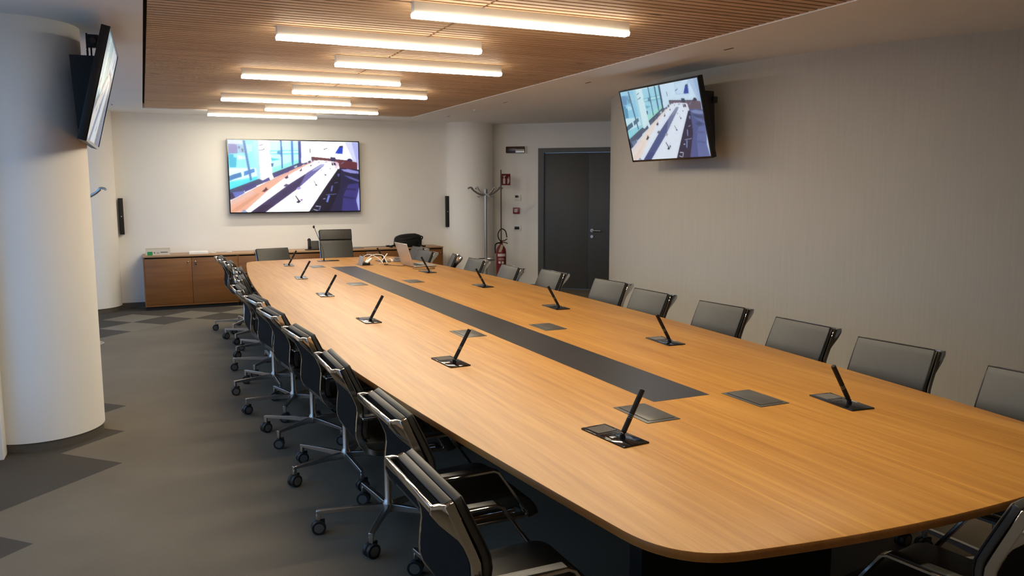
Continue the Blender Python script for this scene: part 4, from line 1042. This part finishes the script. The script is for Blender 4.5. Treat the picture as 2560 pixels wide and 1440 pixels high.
# flat folder right of the high-backed chair
e = empty('folder', (2.80, 11.80, ZK), R_(4), label='thin closed folder lying on the cabinet top right of the high-backed chair', cat='folder')
MB().box(-0.16, 0.13, -0.10, 0.10, 0, 0.012, bev=0.003).build('cover', 'cable_grey', e)
MB().box(-0.155, 0.132, -0.097, 0.097, 0.003, 0.009).build('pages', 'paper', e, smooth=0)
e = empty('power_cable', (3.2, 11.84, ZK), label='dark cable trailing along the cabinet top towards the backpack', cat='cable')
MB().tube(spline([(-0.22, 0.02, 0.005), (-0.12, -0.02, 0.012), (0.0, 0.0, 0.006), (0.12, -0.01, 0.006)], 6), 0.0045, 8).build('cord', 'cable_grey', e)
MB().box(0.10, 0.16, -0.025, 0.02, 0, 0.024, bev=0.005).build('adapter', 'black', e)
# backpack
e = empty('backpack', (3.62, 11.78, ZK), R_(-6), label='bulky black backpack lying on the right end of the cabinet top', cat='bag')
m = MB(); N = 28; rows = []
prof = [(0.0, 0.92, 0.95), (0.03, 1.0, 1.0), (0.09, 1.0, 0.98), (0.135, 0.97, 0.9), (0.165, 0.86, 0.74), (0.185, 0.6, 0.48), (0.192, 0.25, 0.2)]
for z, kx, ky in prof:
    row = []
    for q in range(N):
        a = 2*PI*q/N; cx_ = math.copysign(abs(math.cos(a))**0.55, math.cos(a)); sy_ = math.copysign(abs(math.sin(a))**0.55, math.sin(a))
        bump = 1 + 0.025*math.sin(3*a + z*20)
        row.append((0.205*kx*cx_*bump, 0.15*ky*sy_*bump, z + 0.018*kx*math.cos(a)*(z/0.19)))
    rows.append(row)
m.ring(rows); b = m.build('body', 'bag', e, smooth=60)
m = MB(); rows = []
for z, k in ((0.02, 0.9), (0.03, 1.0), (0.085, 1.0), (0.105, 0.9)):
    rows.append([(0.155*k*math.cos(a)**1 if abs(math.cos(a)) < 2 else 0, -0.135 - 0.04*k*max(0, -math.sin(a)) + 0.01*max(0, math.sin(a)), z) for a in [2*PI*q/24 for q in range(24)]])
m.ring(rows); m.build('front_pocket', 'bag', e, smooth=60)
MB().tube(spline([(-0.19, -0.08, 0.125), (-0.08, -0.155, 0.12), (0.06, -0.15, 0.14), (0.19, -0.06, 0.165)], 8), 0.006, 8).build('zip', 'black', e)
MB().tube(spline([(0.12, -0.12, 0.03), (0.16, -0.19, 0.03), (0.20, -0.20, 0.012), (0.24, -0.14, 0.012)], 6), 0.011, 8).build('strap', 'bag', e)
MB().tube(spline([(-0.19, -0.06, 0.03), (-0.25, -0.10, 0.022), (-0.29, -0.13, 0.014), (-0.26, -0.16, 0.014)], 6), 0.013, 8).build('strap', 'bag', e)
MB().tube(spline([(0.16, -0.05, 0.16), (0.215, -0.05, 0.15), (0.225, -0.02, 0.12), (0.20, 0.0, 0.09)], 6), 0.009, 8).build('carry_handle', 'bag', e)

# ------------------------------------------------------------------ laptop and cables on the table
lp = empty('laptop', (2.70, 8.74, ZT), R_(0), label='open silver laptop on the far right of the table', cat='laptop')
# hinge edge along the near-left side, keyboard towards the right chairs
hx0 = Vector((2.630-2.70, 8.785-8.74, 0)); hx1 = Vector((2.650-2.70, 8.39-8.74, 0))
u_ = (hx1-hx0).normalized(); wv = Vector((-u_.y, u_.x, 0))       # wv points to +x (keyboard side)
if wv.x < 0: wv = -wv
LM = Matrix(((u_.x, wv.x, 0, (hx0.x+hx1.x)/2), (u_.y, wv.y, 0, (hx0.y+hx1.y)/2), (0, 0, 1, 0), (0, 0, 0, 1)))
LW = 0.195
m = MB(); m.box(-LW, LW, 0.0, 0.265, 0.004, 0.017, bev=0.003); m.xf(LM); bs = m.build('base', 'laptop', lp)
m = MB(); m.box(-LW+0.02, LW-0.02, 0.03, 0.135, 0.0168, 0.0182, bev=0.0005); m.xf(LM); m.build('keyboard', 'keys', bs)
m = MB(); m.box(-0.05, 0.05, 0.16, 0.235, 0.0168, 0.0178, bev=0.0004); m.xf(LM); m.build('touchpad', 'steel', bs)
m = MB()
for q in (-0.16, 0.16): m.box(q-0.01, q+0.01, 0.02, 0.03, 0, 0.005).box(q-0.01, q+0.01, 0.23, 0.24, 0, 0.005)
m.xf(LM); m.build('foot', 'rubber', bs, smooth=0)
lidM = LM @ Matrix.Translation((0, 0.0, 0.014)) @ Matrix.Rotation(R_(18), 4, 'X')
m = MB(); m.box(-LW, LW, -0.007, 0.0, 0.0, 0.258, bev=0.003); m.xf(lidM); ld = m.build('screen_lid', 'laptop', lp)
m = MB(); m.box(-LW+0.008, LW-0.008, 0.0, 0.0012, 0.012, 0.25); m.xf(lidM); m.build('display', 'black_gloss', ld, smooth=0)
def cable(name, pts, r, mat, label, plugs=(), cat='cable', group=None):
    P = [Vector(p) for p in pts]; o0 = P[0].copy()
    e = empty(name, o0, label=label, cat=cat, group=group)
    MB().tube(spline([tuple(p-o0) for p in P], 7), r, 8).build('cord', mat, e)
    for (a, b, w_, h_, mt) in plugs:
        a, b = Vector(a)-o0, Vector(b)-o0; d = b-a; L_ = d.length
        q = d.to_track_quat('X', 'Z').to_matrix().to_4x4()
        m = MB(); m.box(0, L_, -w_/2, w_/2, -h_/2, h_/2, bev=0.003); m.xf(Matrix.Translation(a) @ q); m.build('plug', mt, e)
    return e
cable('white_adapter', [(2.245, 8.93, 0.775), (2.30, 8.98, 0.82), (2.38, 9.03, 0.845), (2.47, 9.02, 0.835), (2.50, 8.98, 0.775), (2.505, 8.95, 0.75)], 0.0045, 'white_plastic',
      'white video adapter and cable rising from the open cable port', [((2.245, 8.87, 0.772), (2.325, 8.97, 0.806), 0.034, 0.016, 'white_plastic')])
cable('looped_cable', [(2.215, 9.0, 0.77), (2.27, 9.06, 0.83), (2.35, 9.10, 0.84), (2.43, 9.06, 0.80), (2.46, 8.98, 0.75), (2.40, 8.92, 0.747)], 0.004, 'white_plastic',
      'thin white cord looping between open cable port and laptop')
cable('white_stylus_cable', [(2.47, 9.10, 0.746), (2.49, 9.06, 0.79), (2.56, 9.14, 0.84)], 0.006, 'white_plastic', 'short stiff white cable end crossing the farthest right microphone', [])
cable('dark_cable', [(2.46, 8.80, 0.745), (2.50, 8.72, 0.745), (2.56, 8.60, 0.745), (2.60, 8.60, 0.746), (2.612, 8.66, 0.75)], 0.0032, 'cable_brown', 'thin dark cable lying left of the laptop', [((2.43, 8.81, 0.748), (2.47, 8.79, 0.748), 0.016, 0.010, 'black')])
cable('black_cable', [(2.59, 8.26, 0.745), (2.62, 8.19, 0.745), (2.72, 8.15, 0.745), (2.81, 8.19, 0.745), (2.83, 8.28, 0.745), (2.80, 8.33, 0.748)], 0.0032, 'cable_brown', 'thin dark cable curving in front of the laptop')
cable('power_lead', [(2.625, 9.40, 0.748), (2.640, 9.31, 0.765), (2.65, 9.25, 0.757), (2.655, 9.215, 0.752)], 0.0045, 'white_plastic', 'white power lead running to the adapter behind the laptop', [((2.63, 9.225, 0.752), (2.655, 9.203, 0.752), 0.02, 0.018, 'white_plastic')])
e = empty('power_adapter', (2.715, 9.16, ZT), R_(-30), label='grey power adapter brick with wound cable behind the laptop', cat='adapter')
MB().box(-0.07, 0.07, -0.035, 0.035, 0, 0.03, bev=0.006).build('brick', 'cable_grey', e)
m = MB()
for q in range(3):
    m.tube([(0.055*math.cos(2*PI*k/20)*(1+0.08*q), 0.05*math.sin(2*PI*k/20)*(1+0.05*q), 0.036 + 0.006*q) for k in range(20)], 0.004, 8, closed=True)
m.build('wound_cable', 'cable_grey', e)

# ------------------------------------------------------------------ daylight and output
wd = bpy.data.worlds.new('sky'); wd.use_nodes = True; sc.world = wd
nt = wd.node_tree; bg = nt.nodes['Background']
bg.inputs['Color'].default_value = (0.30, 0.56, 1.0, 1); bg.inputs['Strength'].default_value = 2.2
sc.view_settings.view_transform = 'Standard'; sc.view_settings.look = 'None'; sc.view_settings.gamma = 1.0; sc.view_settings.exposure = 0.0
sc.view_settings.use_curve_mapping = False
sc.cycles.use_denoising = True
sc.cycles.max_bounces = 8; sc.cycles.diffuse_bounces = 5; sc.cycles.glossy_bounces = 4; sc.cycles.transparent_max_bounces = 6
sc.cycles.sample_clamp_indirect = 6.0
